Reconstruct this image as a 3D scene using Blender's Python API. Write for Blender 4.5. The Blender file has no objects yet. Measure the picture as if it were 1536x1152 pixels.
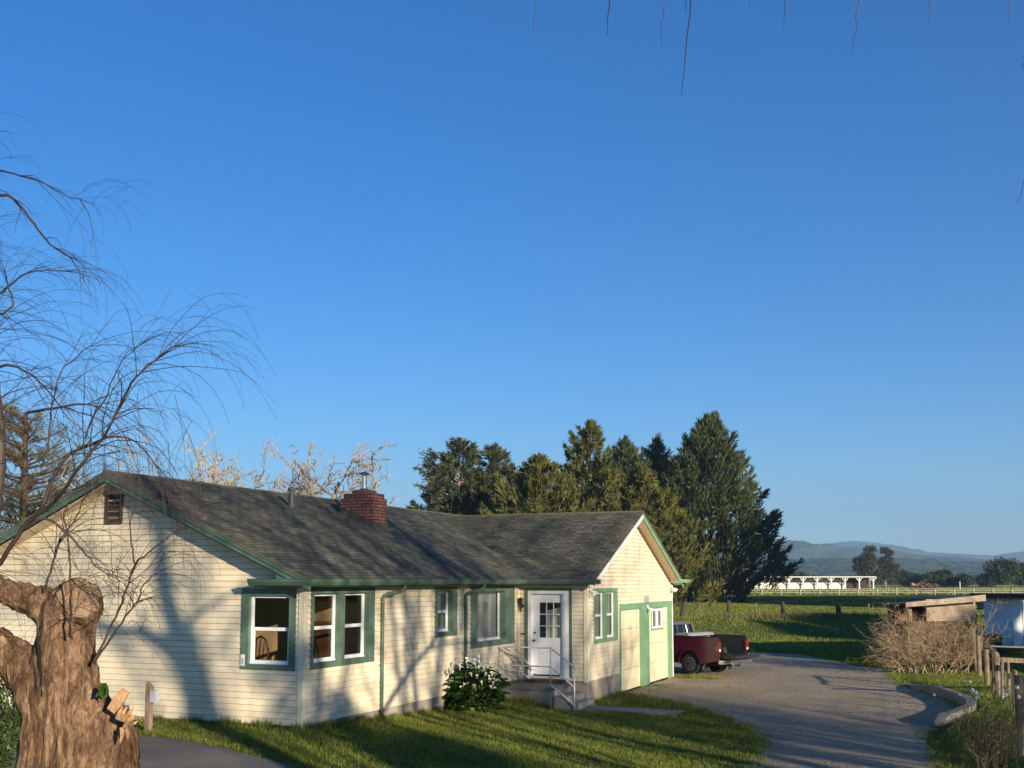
import bpy, math, random
import numpy as np
from mathutils import Vector, Matrix, noise
R = math.radians
rng = random.Random(7)
nr = np.random.default_rng(11)
scene = bpy.context.scene
COL = scene.collection
TAN12 = math.tan(R(12.5))
SUNAZ = R(147)                       # clockwise from +Y
SUN = Vector((math.sin(SUNAZ)*math.cos(R(12.5)), math.cos(SUNAZ)*math.cos(R(12.5)), math.sin(R(12.5))))
# ---------------------------------------------------------------- helpers
def tag(o, label=None, cat=None, group=None, kind=None):
    if label: o['label'] = label
    if cat: o['category'] = cat
    if group: o['group'] = group
    if kind: o['kind'] = kind
    return o
def empty(name, loc=(0,0,0), rz=0, label=None, cat=None, group=None):
    o = bpy.data.objects.new(name, None); COL.objects.link(o)
    o.location = loc; o.rotation_euler = (0,0,rz)
    o.empty_display_size = .2
    return tag(o, label, cat, group)
def children(o): return [c for c in bpy.data.objects if c.parent == o]
def copy_tree(o, parent=None):
    c = o.copy(); COL.objects.link(c); c.parent = parent
    for ch in children(o): copy_tree(ch, c)
    return c
class MB:
    def __init__(s): s.v=[]; s.f=[]; s.uv=[]
    def quad(s, pts, uv=None):
        n=len(s.v); s.v += [tuple(p) for p in pts]; s.f.append(tuple(range(n,n+len(pts))))
        s.uv.append(uv if uv else [(0,0)]*len(pts))
    def box(s, a, b):
        x0,y0,z0=[min(a[i],b[i]) for i in range(3)]; x1,y1,z1=[max(a[i],b[i]) for i in range(3)]
        p=[(x0,y0,z0),(x1,y0,z0),(x1,y1,z0),(x0,y1,z0),(x0,y0,z1),(x1,y0,z1),(x1,y1,z1),(x0,y1,z1)]
        s.hexa(p)
    def hexa(s, p):
        n=len(s.v); s.v += [tuple(q) for q in p]
        for f in ((0,3,2,1),(4,5,6,7),(0,1,5,4),(1,2,6,5),(2,3,7,6),(3,0,4,7)):
            s.f.append(tuple(n+i for i in f)); s.uv.append([(0,0)]*4)
    def bar(s, p, q, w, h=None, up=(0,0,1)):      # square bar from p to q
        p=Vector(p); q=Vector(q); h=h or w; d=(q-p).normalized(); u=Vector(up)
        if abs(d.dot(u))>.98: u=Vector((0,1,0))
        a=d.cross(u).normalized()*(w/2); b=a.cross(d).normalized()*(h/2)
        s.hexa([p-a-b,p+a-b,p+a+b,p-a+b,q-a-b,q+a-b,q+a+b,q-a+b])
    def tube(s, pts, rad, n=6, cap=True, rough=0.0):
        pts=[Vector(p) for p in pts]; m=len(pts)
        if not hasattr(rad,'__len__'): rad=[rad]*m
        base=len(s.v); u=None
        for i,p in enumerate(pts):
            t=(pts[min(i+1,m-1)]-pts[max(i-1,0)])
            if t.length<1e-9: t=Vector((0,0,1))
            t.normalize()
            if u is None:
                u=t.cross(Vector((0,0,1)));
                if u.length<.1: u=t.cross(Vector((1,0,0)))
            u=(u-t*u.dot(t)); u.normalize(); w=t.cross(u)
            for k in range(n):
                a=2*math.pi*k/n; r=rad[i]*(1+(rng.uniform(-rough,rough) if rough else 0))
                s.v.append(tuple(p+(u*math.cos(a)+w*math.sin(a))*r))
        for i in range(m-1):
            for k in range(n):
                a=base+i*n+k; b=base+i*n+(k+1)%n
                s.f.append((a,b,b+n,a+n)); s.uv.append([(0,0)]*4)
        if cap and n>2:
            s.f.append(tuple(base+k for k in range(n))[::-1]); s.uv.append([(0,0)]*n)
            s.f.append(tuple(base+(m-1)*n+k for k in range(n))); s.uv.append([(0,0)]*n)
    def disc(s, c, ax, r, h, n=20, r2=None):
        c=Vector(c); ax=Vector(ax).normalized(); s.tube([c,c+ax*h],[r,r if r2 is None else r2],n)
    def build(s, name, mat, parent=None, smooth=False):
        me=bpy.data.meshes.new(name); me.from_pydata(s.v,[],s.f)
        if any(u!=[(0,0)]*len(u) for u in s.uv):
            l=me.uv_layers.new(name='UVMap'); flat=[c for u in s.uv for q in u for c in q]
            l.data.foreach_set('uv', flat)
        me.materials.append(mat)
        if smooth: me.polygons.foreach_set('use_smooth',[True]*len(me.polygons))
        me.update()
        o=bpy.data.objects.new(name, me); COL.objects.link(o); o.parent=parent
        return o
def mesh_np(name, V, F, mat, parent=None, n=3):
    me=bpy.data.meshes.new(name); nv=len(V); nf=len(F)
    me.vertices.add(nv); me.vertices.foreach_set('co', np.asarray(V,dtype=np.float32).ravel())
    me.loops.add(nf*n); me.loops.foreach_set('vertex_index', np.asarray(F,dtype=np.int32).ravel())
    me.polygons.add(nf); me.polygons.foreach_set('loop_start', np.arange(0,nf*n,n,dtype=np.int32))
    me.polygons.foreach_set('loop_total', np.full(nf,n,dtype=np.int32))
    me.materials.append(mat); me.update(calc_edges=True)
    o=bpy.data.objects.new(name, me); COL.objects.link(o); o.parent=parent
    return o
# ---------------------------------------------------------------- materials
class NT:
    def __init__(s, name):
        s.m=bpy.data.materials.new(name); s.m.use_nodes=True; s.t=s.m.node_tree; s.b=s.t.nodes['Principled BSDF']
    def n(s, typ, **k):
        x=s.t.nodes.new(typ)
        for a,v in k.items():
            if a.startswith('i_'): x.inputs[a[2:].replace('_',' ')].default_value=v
            else: setattr(x,a,v)
        return x
    def l(s,a,b): s.t.links.new(a,b)
def plain(name, col, rough=.7, metal=0, spec=.3, var=.0, scale=8, coord='Object', bump=0, bscale=40):
    m=NT(name); m.b.inputs['Roughness'].default_value=rough; m.b.inputs['Metallic'].default_value=metal
    m.b.inputs['Specular IOR Level'].default_value=spec
    m.b.inputs['Base Color'].default_value=(*col,1)
    if var or bump:
        tc=m.n('ShaderNodeTexCoord')
    if var:
        nz=m.n('ShaderNodeTexNoise'); nz.inputs['Scale'].default_value=scale; nz.inputs['Detail'].default_value=6
        m.l(tc.outputs[coord],nz.inputs['Vector'])
        r=m.n('ShaderNodeValToRGB'); r.color_ramp.elements[0].position=.3; r.color_ramp.elements[1].position=.7
        r.color_ramp.elements[0].color=(*[c*(1-var) for c in col],1); r.color_ramp.elements[1].color=(*[min(1,c*(1+var)) for c in col],1)
        m.l(nz.outputs['Fac'],r.inputs['Fac']); m.l(r.outputs['Color'],m.b.inputs['Base Color'])
    if bump:
        nb=m.n('ShaderNodeTexNoise'); nb.inputs['Scale'].default_value=bscale; nb.inputs['Detail'].default_value=4
        m.l(tc.outputs[coord],nb.inputs['Vector'])
        bp=m.n('ShaderNodeBump'); bp.inputs['Strength'].default_value=bump; bp.inputs['Distance'].default_value=.02
        m.l(nb.outputs['Fac'],bp.inputs['Height']); m.l(bp.outputs['Normal'],m.b.inputs['Normal'])
    return m.m
def ramp(m, fac, stops):
    r=m.n('ShaderNodeValToRGB'); e=r.color_ramp.elements
    while len(e)<len(stops): e.new(.5)
    for i,(p,c) in enumerate(stops): e[i].position=p; e[i].color=(*c,1)
    m.l(fac,r.inputs['Fac']); return r.outputs['Color']
def nz(m, vec, scale, detail=5, rough=.55, dist=0):
    t=m.n('ShaderNodeTexNoise'); t.inputs['Scale'].default_value=scale; t.inputs['Detail'].default_value=detail
    t.inputs['Roughness'].default_value=rough; t.inputs['Distortion'].default_value=dist
    m.l(vec,t.inputs['Vector']); return t.outputs['Fac']
def mapping(m, coord='Object', scale=(1,1,1), rot=(0,0,0)):
    tc=m.n('ShaderNodeTexCoord'); mp=m.n('ShaderNodeMapping'); mp.inputs['Scale'].default_value=scale; mp.inputs['Rotation'].default_value=rot
    m.l(tc.outputs[coord],mp.inputs['Vector']); return mp.outputs['Vector']
def mix(m, a, b, fac, mode='MIX'):
    x=m.n('ShaderNodeMix', data_type='RGBA', blend_type=mode)
    for v,i in ((fac,0),(a,6),(b,7)):
        if isinstance(v,(int,float)): x.inputs[i].default_value=v
        elif isinstance(v,tuple): x.inputs[i].default_value=(*v,1)
        else: m.l(v,x.inputs[i])
    return x.outputs[2]
def bump(m, h, strength=.5, dist=.02):
    b=m.n('ShaderNodeBump'); b.inputs['Strength'].default_value=strength; b.inputs['Distance'].default_value=dist
    m.l(h,b.inputs['Height']); m.l(b.outputs['Normal'],m.b.inputs['Normal'])
M={}
def siding_mat(name, c0, c1, stain):
    m=NT(name); m.b.inputs['Roughness'].default_value=.55; m.b.inputs['Specular IOR Level'].default_value=.3
    v=mapping(m,'Object',(1.2,1.2,3.5)); v2=mapping(m,'Object',(2.2,2.2,.9)); v3=mapping(m,'Object',(3,3,40))
    base=ramp(m,nz(m,v,1.3,6),[(.3,c0),(.7,c1)])
    st=ramp(m,nz(m,v2,1.2,8,.65),[(.5,(1,1,1)),(.85,stain)])
    fine=ramp(m,nz(m,v3,1.5,5),[(.3,(.88,.87,.85)),(.6,(1,1,1))])
    m.l(mix(m,mix(m,base,st,1.0,'MULTIPLY'),fine,.7,'MULTIPLY'),m.b.inputs['Base Color'])
    bump(m,nz(m,mapping(m,'Object',(8,8,60)),1.5,4),.15,.01)
    return m.m
M['siding']=siding_mat('siding_paint',(.68,.59,.41),(.79,.70,.50),(.70,.67,.62))
M['cream']=plain('cream_trim',(.75,.68,.49),.5,var=.08,scale=4)
M['doorcream']=plain('garage_panel_paint',(.74,.64,.42),.5,var=.09,scale=2.5,bump=.1)
M['green']=plain('green_trim_paint',(.09,.145,.105),.45,spec=.4,var=.18,scale=5,bump=.1)
M['greenl']=plain('pale_green_paint',(.17,.31,.175),.5,var=.08,scale=3)
M['white']=plain('white_vinyl',(.78,.78,.78),.35,spec=.5,var=.03,scale=5)
M['rail']=plain('white_pipe_paint',(.66,.63,.60),.45,var=.15,scale=12)
M['soffit']=plain('soffit_paint',(.62,.50,.34),.7,var=.1)
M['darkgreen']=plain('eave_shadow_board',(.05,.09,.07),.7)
M['blackmetal']=plain('black_metal',(.02,.02,.02),.4,metal=.3,spec=.5)
M['graymetal']=plain('dark_gray_metal',(.10,.105,.10),.6,metal=.3,var=.3,scale=10)
M['steel']=plain('stainless_steel',(.55,.53,.5),.28,metal=1,var=.15,scale=20)
M['toolpaint']=plain('dull_white_steel',(.22,.22,.22),.5,spec=.4,var=.15,scale=3)
M['lead']=plain('flashing',(.075,.07,.065),.6,metal=.2,var=.4,scale=7)
M['vent']=plain('weathered_vent_wood',(.065,.048,.035),.8,var=.4,scale=12)
M['dark']=plain('dark_void',(.01,.01,.01),.9)
M['intwall']=plain('tan_room_paint',(.62,.38,.22),.8,var=.05)
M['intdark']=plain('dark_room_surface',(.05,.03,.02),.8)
M['wood_in']=plain('brown_furniture_wood',(.16,.06,.025),.4,var=.3,scale=6)
M['blind']=plain('grey_green_blind',(.32,.34,.30),.7,var=.05)
M['curtain']=plain('grey_curtain',(.33,.33,.31),.8,var=.08)
M['putty']=plain('grey_plastic',(.36,.36,.40),.5)
def mk_glass():
    m=NT('window_glass'); m.t.nodes.remove(m.b)
    tr=m.n('ShaderNodeBsdfTransparent'); tr.inputs['Color'].default_value=(.82,.86,.84,1)
    gl=m.n('ShaderNodeBsdfGlossy'); gl.inputs['Roughness'].default_value=.01
    lw=m.n('ShaderNodeLayerWeight'); lw.inputs['Blend'].default_value=.5; pw=m.n('ShaderNodeMath',operation='POWER'); m.l(lw.outputs['Facing'],pw.inputs[0]); pw.inputs[1].default_value=4
    fr=m.n('ShaderNodeMath',operation='MULTIPLY_ADD'); m.l(pw.outputs[0],fr.inputs[0]); fr.inputs[1].default_value=.85; fr.inputs[2].default_value=.10
    mx=m.n('ShaderNodeMixShader'); m.l(fr.outputs[0],mx.inputs[0]); m.l(tr.outputs[0],mx.inputs[1]); m.l(gl.outputs[0],mx.inputs[2])
    m.l(mx.outputs[0],m.t.nodes['Material Output'].inputs['Surface']); return m.m
M['glass']=mk_glass()
def mk_roof():
    m=NT('asphalt_shingles'); m.b.inputs['Roughness'].default_value=.9; m.b.inputs['Specular IOR Level'].default_value=.15
    tc=m.n('ShaderNodeTexCoord'); uv=tc.outputs['UV']
    wob=m.n('ShaderNodeTexNoise'); wob.inputs['Scale'].default_value=1.3; m.l(uv,wob.inputs['Vector'])
    ad=m.n('ShaderNodeVectorMath',operation='MULTIPLY_ADD'); m.l(wob.outputs['Color'],ad.inputs[0]); ad.inputs[1].default_value=(.0,.05,0); m.l(uv,ad.inputs[2])
    b=m.n('ShaderNodeTexBrick'); m.l(ad.outputs[0],b.inputs['Vector'])
    b.inputs['Scale'].default_value=1; b.inputs['Brick Width'].default_value=.31; b.inputs['Row Height'].default_value=.135
    b.inputs['Mortar Size'].default_value=.012; b.inputs['Mortar Smooth'].default_value=.3; b.offset=.5
    b.inputs['Color1'].default_value=(.148,.144,.116,1); b.inputs['Color2'].default_value=(.078,.078,.067,1); b.inputs['Mortar'].default_value=(.03,.03,.03,1)
    w=m.n('ShaderNodeMapping'); w.inputs['Scale'].default_value=(.7,.25,1); m.l(uv,w.inputs['Vector'])
    st=ramp(m,nz(m,w.outputs[0],1.6,8,.6),[(.35,(.62,.64,.62)),(.6,(1.25,1.2,1.0))])
    st2=ramp(m,nz(m,uv,7,4),[(.35,(.75,.75,.75)),(.65,(1.2,1.2,1.15))])
    c=mix(m,mix(m,b.outputs['Color'],st,1.0,'MULTIPLY'),st2,1.0,'MULTIPLY')
    m.l(c,m.b.inputs['Base Color'])
    # saw tooth height per course
    sp=m.n('ShaderNodeSeparateXYZ'); m.l(ad.outputs[0],sp.inputs[0])
    dv=m.n('ShaderNodeMath',operation='DIVIDE'); m.l(sp.outputs['Y'],dv.inputs[0]); dv.inputs[1].default_value=.135
    fr=m.n('ShaderNodeMath',operation='FRACT'); m.l(dv.outputs[0],fr.inputs[0])
    iv=m.n('ShaderNodeMath',operation='SUBTRACT'); iv.inputs[0].default_value=1; m.l(fr.outputs[0],iv.inputs[1])
    sm=m.n('ShaderNodeMath',operation='MULTIPLY_ADD'); m.l(nz(m,uv,14,3),sm.inputs[0]); sm.inputs[1].default_value=.8; m.l(iv.outputs[0],sm.inputs[2])
    bump(m,sm.outputs[0],.55,.03); return m.m
M['roof']=mk_roof()
def mk_brick():
    m=NT('chimney_brick'); m.b.inputs['Roughness'].default_value=.85
    tc=m.n('ShaderNodeTexCoord')
    b=m.n('ShaderNodeTexBrick'); m.l(tc.outputs['UV'],b.inputs['Vector']); b.inputs['Scale'].default_value=1
    b.inputs['Brick Width'].default_value=.21; b.inputs['Row Height'].default_value=.075; b.inputs['Mortar Size'].default_value=.012
    b.inputs['Color1'].default_value=(.27,.10,.065,1); b.inputs['Color2'].default_value=(.16,.07,.055,1); b.inputs['Mortar'].default_value=(.045,.03,.028,1)
    st=ramp(m,nz(m,tc.outputs['Object'],9,5),[(.3,(.6,.6,.6)),(.7,(1.25,1.2,1.15))])
    m.l(mix(m,b.outputs['Color'],st,1.0,'MULTIPLY'),m.b.inputs['Base Color'])
    iv=m.n('ShaderNodeMath',operation='SUBTRACT'); iv.inputs[0].default_value=1; m.l(b.outputs['Fac'],iv.inputs[1])
    bump(m,iv.outputs[0],.8,.015); return m.m
M['brick']=mk_brick()
def mk_concrete(name,c,s=1.5):
    m=NT(name); m.b.inputs['Roughness'].default_value=.85
    v=mapping(m,'Object',(1,1,.6))
    a=ramp(m,nz(m,v,s,8,.65),[(.3,tuple(x*.6 for x in c)),(.55,c),(.75,tuple(x*1.2 for x in c))])
    g=ramp(m,nz(m,v,40,3),[(.3,(.85,.85,.85)),(.7,(1.1,1.1,1.1))])
    m.l(mix(m,a,g,1.0,'MULTIPLY'),m.b.inputs['Base Color']); bump(m,nz(m,v,30,4),.3,.01); return m.m
M['concrete']=mk_concrete('foundation_concrete',(.36,.31,.24))
M['kerb']=mk_concrete('kerb_concrete',(.20,.185,.15))
M['walk']=mk_concrete('walkway_concrete',(.20,.19,.17),.8)
def mk_drive():
    m=NT('worn_driveway'); m.b.inputs['Roughness'].default_value=.9
    v=mapping(m,'Object')
    big=ramp(m,nz(m,v,.35,6,.6),[(.35,(.24,.19,.125)),(.65,(.36,.285,.185))])
    sp=ramp(m,nz(m,v,28,4,.7),[(.3,(.62,.62,.62)),(.5,(1,1,1)),(.72,(1.45,1.4,1.3))])
    cr=m.n('ShaderNodeTexVoronoi',feature='DISTANCE_TO_EDGE'); cr.inputs['Scale'].default_value=.35; 
    dv=m.n('ShaderNodeVectorMath',operation='MULTIPLY_ADD'); nn=m.n('ShaderNodeTexNoise'); nn.inputs['Scale'].default_value=1.2; m.l(v,nn.inputs['Vector'])
    m.l(nn.outputs['Color'],dv.inputs[0]); dv.inputs[1].default_value=(1.2,1.2,0); m.l(v,dv.inputs[2]); m.l(dv.outputs[0],cr.inputs['Vector'])
    ck=ramp(m,cr.outputs['Distance'],[(0.0,(.5,.5,.5)),(.012,(1,1,1))])
    m.l(mix(m,mix(m,big,sp,.8,'MULTIPLY'),ck,.55,'MULTIPLY'),m.b.inputs['Base Color'])
    bump(m,nz(m,v,30,6,.75),.9,.03); return m.m
M['drive']=mk_drive()
def mk_asph():
    m=NT('left_asphalt'); m.b.inputs['Roughness'].default_value=.9; v=mapping(m,'Object')
    big=ramp(m,nz(m,v,.8,7,.65),[(.3,(.085,.08,.072)),(.7,(.16,.145,.12))])
    sp=ramp(m,nz(m,v,45,3),[(.3,(.7,.7,.7)),(.7,(1.25,1.25,1.2))])
    m.l(mix(m,big,sp,1.0,'MULTIPLY'),m.b.inputs['Base Color']); bump(m,nz(m,v,40,4),.4,.01); return m.m
M['asph']=mk_asph()
def mk_ground():
    m=NT('grass_ground'); m.b.inputs['Roughness'].default_value=.95; m.b.inputs['Specular IOR Level'].default_value=.1
    v=mapping(m,'Object')
    big=ramp(m,nz(m,v,.08,8,.6),[(.32,(.050,.078,.016)),(.55,(.085,.115,.026)),(.75,(.13,.135,.04))])
    mid=ramp(m,nz(m,v,1.6,6,.65),[(.3,(.7,.72,.7)),(.7,(1.25,1.2,1.1))])
    fi=ramp(m,nz(m,v,22,3,.6),[(.3,(.6,.65,.6)),(.7,(1.35,1.3,1.2))])
    m.l(mix(m,mix(m,big,mid,1.0,'MULTIPLY'),fi,.8,'MULTIPLY'),m.b.inputs['Base Color'])
    bump(m,nz(m,v,9,6,.7),.9,.12); return m.m
M['ground']=mk_ground(); M['gap']=plain('lap_shade_grime',(.25,.20,.13),.9,var=.5,scale=9)  # lap strips: shadow lines and grime put into one dark colour
def leafy(name, cs, trans=.25, rough=.6, scale=1.2, rnd=True):
    m=NT(name); m.b.inputs['Roughness'].default_value=rough; m.b.inputs['Specular IOR Level'].default_value=.25
    g=m.n('ShaderNodeNewGeometry'); col=ramp(m,g.outputs['Random Per Island'],[(i/(len(cs)-1) if len(cs)>1 else 0,c) for i,c in enumerate(cs)])
    v=mapping(m,'Object'); s=ramp(m,nz(m,v,scale,4),[(.3,(.75,.78,.75)),(.7,(1.25,1.2,1.1))])
    c=mix(m,col,s,1.0,'MULTIPLY'); m.l(c,m.b.inputs['Base Color'])
    if trans:
        t=m.n('ShaderNodeBsdfTranslucent'); m.l(c,t.inputs['Color'])
        mx=m.n('ShaderNodeMixShader'); mx.inputs[0].default_value=trans
        m.l(m.b.outputs[0],mx.inputs[1]); m.l(t.outputs[0],mx.inputs[2]); m.l(mx.outputs[0],m.t.nodes['Material Output'].inputs['Surface'])
    return m.m
M['blade']=leafy('grass_blades',[(.06,.095,.012),(.13,.18,.022),(.23,.275,.042),(.30,.28,.08)],.35,.55,.5)
M['dryblade']=leafy('dry_grass_blades',[(.14,.13,.05),(.22,.19,.08),(.10,.13,.03)],.3,.6,.5)
M['cypress']=leafy('cypress_foliage',[(.025,.042,.014),(.045,.07,.022),(.07,.09,.028),(.09,.09,.035)],.1,.7,.15)
M['olive']=leafy('olive_conifer_foliage',[(.045,.055,.012),(.09,.10,.02),(.14,.14,.028),(.10,.085,.03)],.15,.7,.2)
M['fir']=leafy('fir_foliage',[(.03,.045,.02),(.06,.075,.03),(.09,.085,.04)],.1,.7,.2)
M['pine']=leafy('pine_needles',[(.07,.08,.02),(.14,.13,.04),(.20,.15,.07)],.15,.6,.5)
M['euca']=leafy('eucalyptus_leaves',[(.03,.045,.025),(.06,.07,.035),(.09,.085,.045)],.1,.7,.05)
M['deadtwig']=leafy('dead_twigs',[(.16,.12,.08),(.24,.19,.13),(.10,.075,.05)],0,.8,.5)
M['lilyleaf']=leafy('lily_leaves',[(.015,.04,.010),(.04,.09,.018),(.075,.14,.025)],.2,.35,2)
M['lilystem']=plain('lily_stems',(.25,.28,.07),.5,var=.3)
M['petal']=plain('white_petals',(.86,.83,.64),.5,var=.06)
M['pink']=plain('pale_pink_petals',(.88,.82,.76),.6,var=.15)
def mk_bark(name, stops, vs=(6,6,1.2), strength=1.0, dist=.04, sc=2.2):
    m=NT(name); m.b.inputs['Roughness'].default_value=.9; m.b.inputs['Specular IOR Level'].default_value=.15
    v=mapping(m,'Object',vs); v2=mapping(m,'Object')
    f=nz(m,v,sc,9,.68,.8); c=ramp(m,f,stops)
    st=ramp(m,nz(m,v2,2.2,5),[(.3,(.65,.6,.55)),(.7,(1.15,1.12,1.08))])
    if name=='willow_bark':
        fl=ramp(m,nz(m,mapping(m,'Object',(16,16,5)),2.2,8,.75,1.5),[(.36,(.45,.42,.40)),(.5,(.95,.95,.95)),(.66,(1.7,1.6,1.45))]); c=mix(m,c,fl,1.0,'MULTIPLY')
    m.l(mix(m,c,st,1.0,'MULTIPLY'),m.b.inputs['Base Color'])
    bump(m,f,strength,dist); return m.m
M['bark']=mk_bark('willow_bark',[(.32,(.036,.022,.014)),(.46,(.155,.098,.060)),(.60,(.29,.195,.122)),(.76,(.52,.40,.28))],(5.5,5.5,1.4),1,.06,2.6)
M['cutwood']=mk_bark('fresh_cut_wood',[(.3,(.36,.20,.10)),(.55,(.55,.36,.20)),(.75,(.70,.52,.34))],(9,9,3),.6,.02)
M['oldcut']=mk_bark('old_cut_wood',[(.3,(.13,.09,.05)),(.55,(.24,.17,.11)),(.75,(.33,.25,.17))],(3,3,3),.5,.01)
M['twig']=plain('willow_twigs',(.042,.029,.026),.6,var=.5,scale=1.5)
M['darkbark']=plain('dark_bark',(.06,.042,.03),.9,var=.4,scale=5)
M['trunkpale']=plain('pale_trunk',(.28,.20,.15),.9,var=.3,scale=2)
M['lichen']=mk_bark('lichen_bark',[(.35,(.24,.19,.125)),(.5,(.46,.39,.275)),(.7,(.64,.57,.43))],(3,3,3),.5,.03)
M['oldwood']=mk_bark('weathered_post_wood',[(.3,(.10,.075,.05)),(.5,(.24,.19,.135)),(.72,(.36,.30,.22))],(14,14,1.5),.6,.01)
M['greywood']=mk_bark('grey_board_wood',[(.3,(.20,.17,.13)),(.5,(.36,.31,.25)),(.72,(.50,.44,.36))],(4,14,14),.5,.01)
M['brownwood']=mk_bark('brown_board_wood',[(.3,(.06,.035,.022)),(.5,(.12,.07,.045)),(.72,(.19,.12,.08))],(6,6,2),.5,.01)
M['brushtwig']=leafy('bare_bush_twigs',[(.15,.10,.06),(.32,.23,.14),(.42,.33,.22),(.24,.16,.10)],0,.8,2)
M['rosestem']=plain('rose_stems',(.10,.085,.045),.6,var=.4,scale=4)
M['maroon']=plain('maroon_car_paint',(.055,.005,.010),.3,spec=.6,var=.15,scale=3)
M['liner']=plain('black_bed_liner',(.018,.02,.022),.6,bump=.2)
M['tyre']=plain('tyre_rubber',(.014,.014,.014),.8,bump=.3,bscale=60)
M['alloy']=plain('grey_alloy',(.25,.25,.26),.35,metal=.8,var=.2)
M['chrome']=plain('dull_chrome',(.45,.45,.46),.25,metal=.9,var=.2)
M['tail']=plain('tail_lamp_lens',(.16,.018,.01),.2,spec=.7)
M['tailclear']=plain('clear_lamp_lens',(.7,.6,.55),.2,spec=.7)
M['cabroof']=plain('grey_cab_paint',(.10,.095,.09),.35,spec=.5)
M['carglass']=plain('tinted_car_glass',(.008,.009,.010),.08,spec=.8)
M['whitepaint']=plain('weathered_white_paint',(.72,.71,.69),.6,var=.1,scale=2)
M['stallwall']=plain('white_stall_boards',(.72,.66,.60),.7,var=.08,scale=.5)
M['redroof']=plain('dark_red_fascia',(.06,.025,.02),.7)
M['wire']=plain('galvanised_wire',(.16,.155,.15),.5,metal=.4)
# ---------------------------------------------------------------- ground heights and placement
EYE=3.07
HX,HY=-3.6164,18.8741; TH=-math.atan(.424)
ex=Vector((math.cos(TH),math.sin(TH),0)); ey=Vector((-math.sin(TH),math.cos(TH),0))
def W(x,y,z): return Vector((HX,HY,0))+ex*x+ey*y+Vector((0,0,z))
def L(X,Y): d=Vector((X-HX,Y-HY,0)); return d.dot(ex),d.dot(ey)
RB=[(18.1,7.02),(19.6,7.5),(21.7,8.16),(22.6,8.73),(25.2,10.38),(27.5,11.1),(29.8,11.3),(31.7,11.4),(33.8,11.8),(37.5,12.9)]   # right edge of the driveway (y, x)
def sst(a,b,x):
    t=np.clip((x-a)/(b-a),0,1); return t*t*(3-2*t)
def gz(X,Y):
    X=np.asarray(X,float); Y=np.asarray(Y,float)
    dx=X-HX; dy=Y-HY; lx=dx*ex.x+dy*ex.y; ly=dx*ey.x+dy*ey.y
    t=np.clip(1-np.maximum(ly,0)/11.5-np.maximum(lx,0)/7.2,0,1)
    z=.5*t
    xb=np.interp(Y,[a for a,b in RB],[b for a,b in RB])
    z=z+.19*sst(.22,.6,X-xb)*sst(17,22,Y)*(1-sst(29,36,Y))*(1-sst(6,12,X-xb))
    z=z+.55*np.exp(-((Y-72-.12*X)/5)**2)*sst(-2,10,X)                     # bank by the pasture fence
    z=z-.35*np.exp(-((Y-60-.12*X)/6)**2)*sst(-2,10,X)
    return z
def G(X,Y): return float(gz(X,Y))
def inpoly(X,Y,poly):
    ins=np.zeros(X.shape,bool); n=len(poly)
    for i in range(n):
        x0,y0=poly[i]; x1,y1=poly[(i+1)%n]
        c=((y0>Y)!=(y1>Y)); xx=(x1-x0)*(Y-y0)/((y1-y0) if y1!=y0 else 1e-9)+x0
        ins ^= (c & (X<xx))
    return ins
# ground sheet
def axis(lims):
    out=[]
    for a,b,s in lims:
        n=max(1,int(round((b-a)/s))); out+= [a+(b-a)*i/n for i in range(n)]
    out.append(lims[-1][1]); return np.array(out)
gx=axis([(-9000,-1500,1500),(-1500,-300,200),(-300,-60,30),(-60,-16,4),(-16,20,.4),(20,40,2),(40,100,6),(100,400,40),(400,2000,200),(2000,9000,1400)])
gy=axis([(-600,-60,90),(-60,4,8),(4,42,.4),(42,100,1.5),(100,300,10),(300,1200,100),(1200,9000,1300)])
XX,YY=np.meshgrid(gx,gy); ZZ=gz(XX,YY)
ny_,nx_=XX.shape; V=np.stack([XX,YY,ZZ],-1).reshape(-1,3)
ii=np.arange(ny_-1)[:,None]*nx_+np.arange(nx_-1)[None]; F=np.stack([ii,ii+1,ii+nx_+1,ii+nx_],-1).reshape(-1,4)
ground=mesh_np('ground',V,F,M['ground'],n=4); tag(ground,kind='structure')
ground.data.polygons.foreach_set('use_smooth',[True]*len(ground.data.polygons))
# driveway
def wobble(poly, step=.35, amp=.06, closed=True):
    out=[]; n=len(poly)
    for i in range(n if closed else n-1):
        a=poly[i]; b=poly[(i+1)%n]; d=math.hypot(b[0]-a[0],b[1]-a[1]); k=max(1,int(d/step))
        for j in range(k):
            t=j/k; x=a[0]+(b[0]-a[0])*t; y=a[1]+(b[1]-a[1])*t
            q=noise.noise_vector(Vector((x*1.1,y*1.1,3))); out.append((x+q.x*amp*2,y+q.y*amp*2))
    return out
def catmull(p, k=6):
    out=[]
    for i in range(len(p)-1):
        a=p[max(i-1,0)]; b=p[i]; c=p[i+1]; d=p[min(i+2,len(p)-1)]
        for j in range(k):
            t=j/k; out.append(tuple(.5*((2*b[m])+(-a[m]+c[m])*t+(2*a[m]-5*b[m]+4*c[m]-d[m])*t*t+(-a[m]+3*b[m]-3*c[m]+d[m])*t**3) for m in range(len(b))))
    out.append(tuple(p[-1])); return out
left=[(2.3,8),(2.9,13),(3.9,18.1),(4.41,19.61),(4.72,20.8),(4.9,22.3),(4.84,23.66),(4.6,25.2),(4.25,26.73),(3.9,28.0)]
top=[tuple(W(1.86,12.5,0))[:2],tuple(W(1.86,17.95,0))[:2]]
far=[(5.0,38.5),(4.2,46.5),(8,47.2),(10.34,46.79),(11.9,45.13),(12.3,42),(12.39,38.93),(12.96,37.5)]
right=[(x,y) for y,x in RB][::-1][1:]+[(6.6,14),(6.3,8)]
drive_poly=catmull(left,5)+top+far+catmull([(12.96,37.5)]+right,5)[1:]
dp=wobble(drive_poly,.3,.05)
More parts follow.
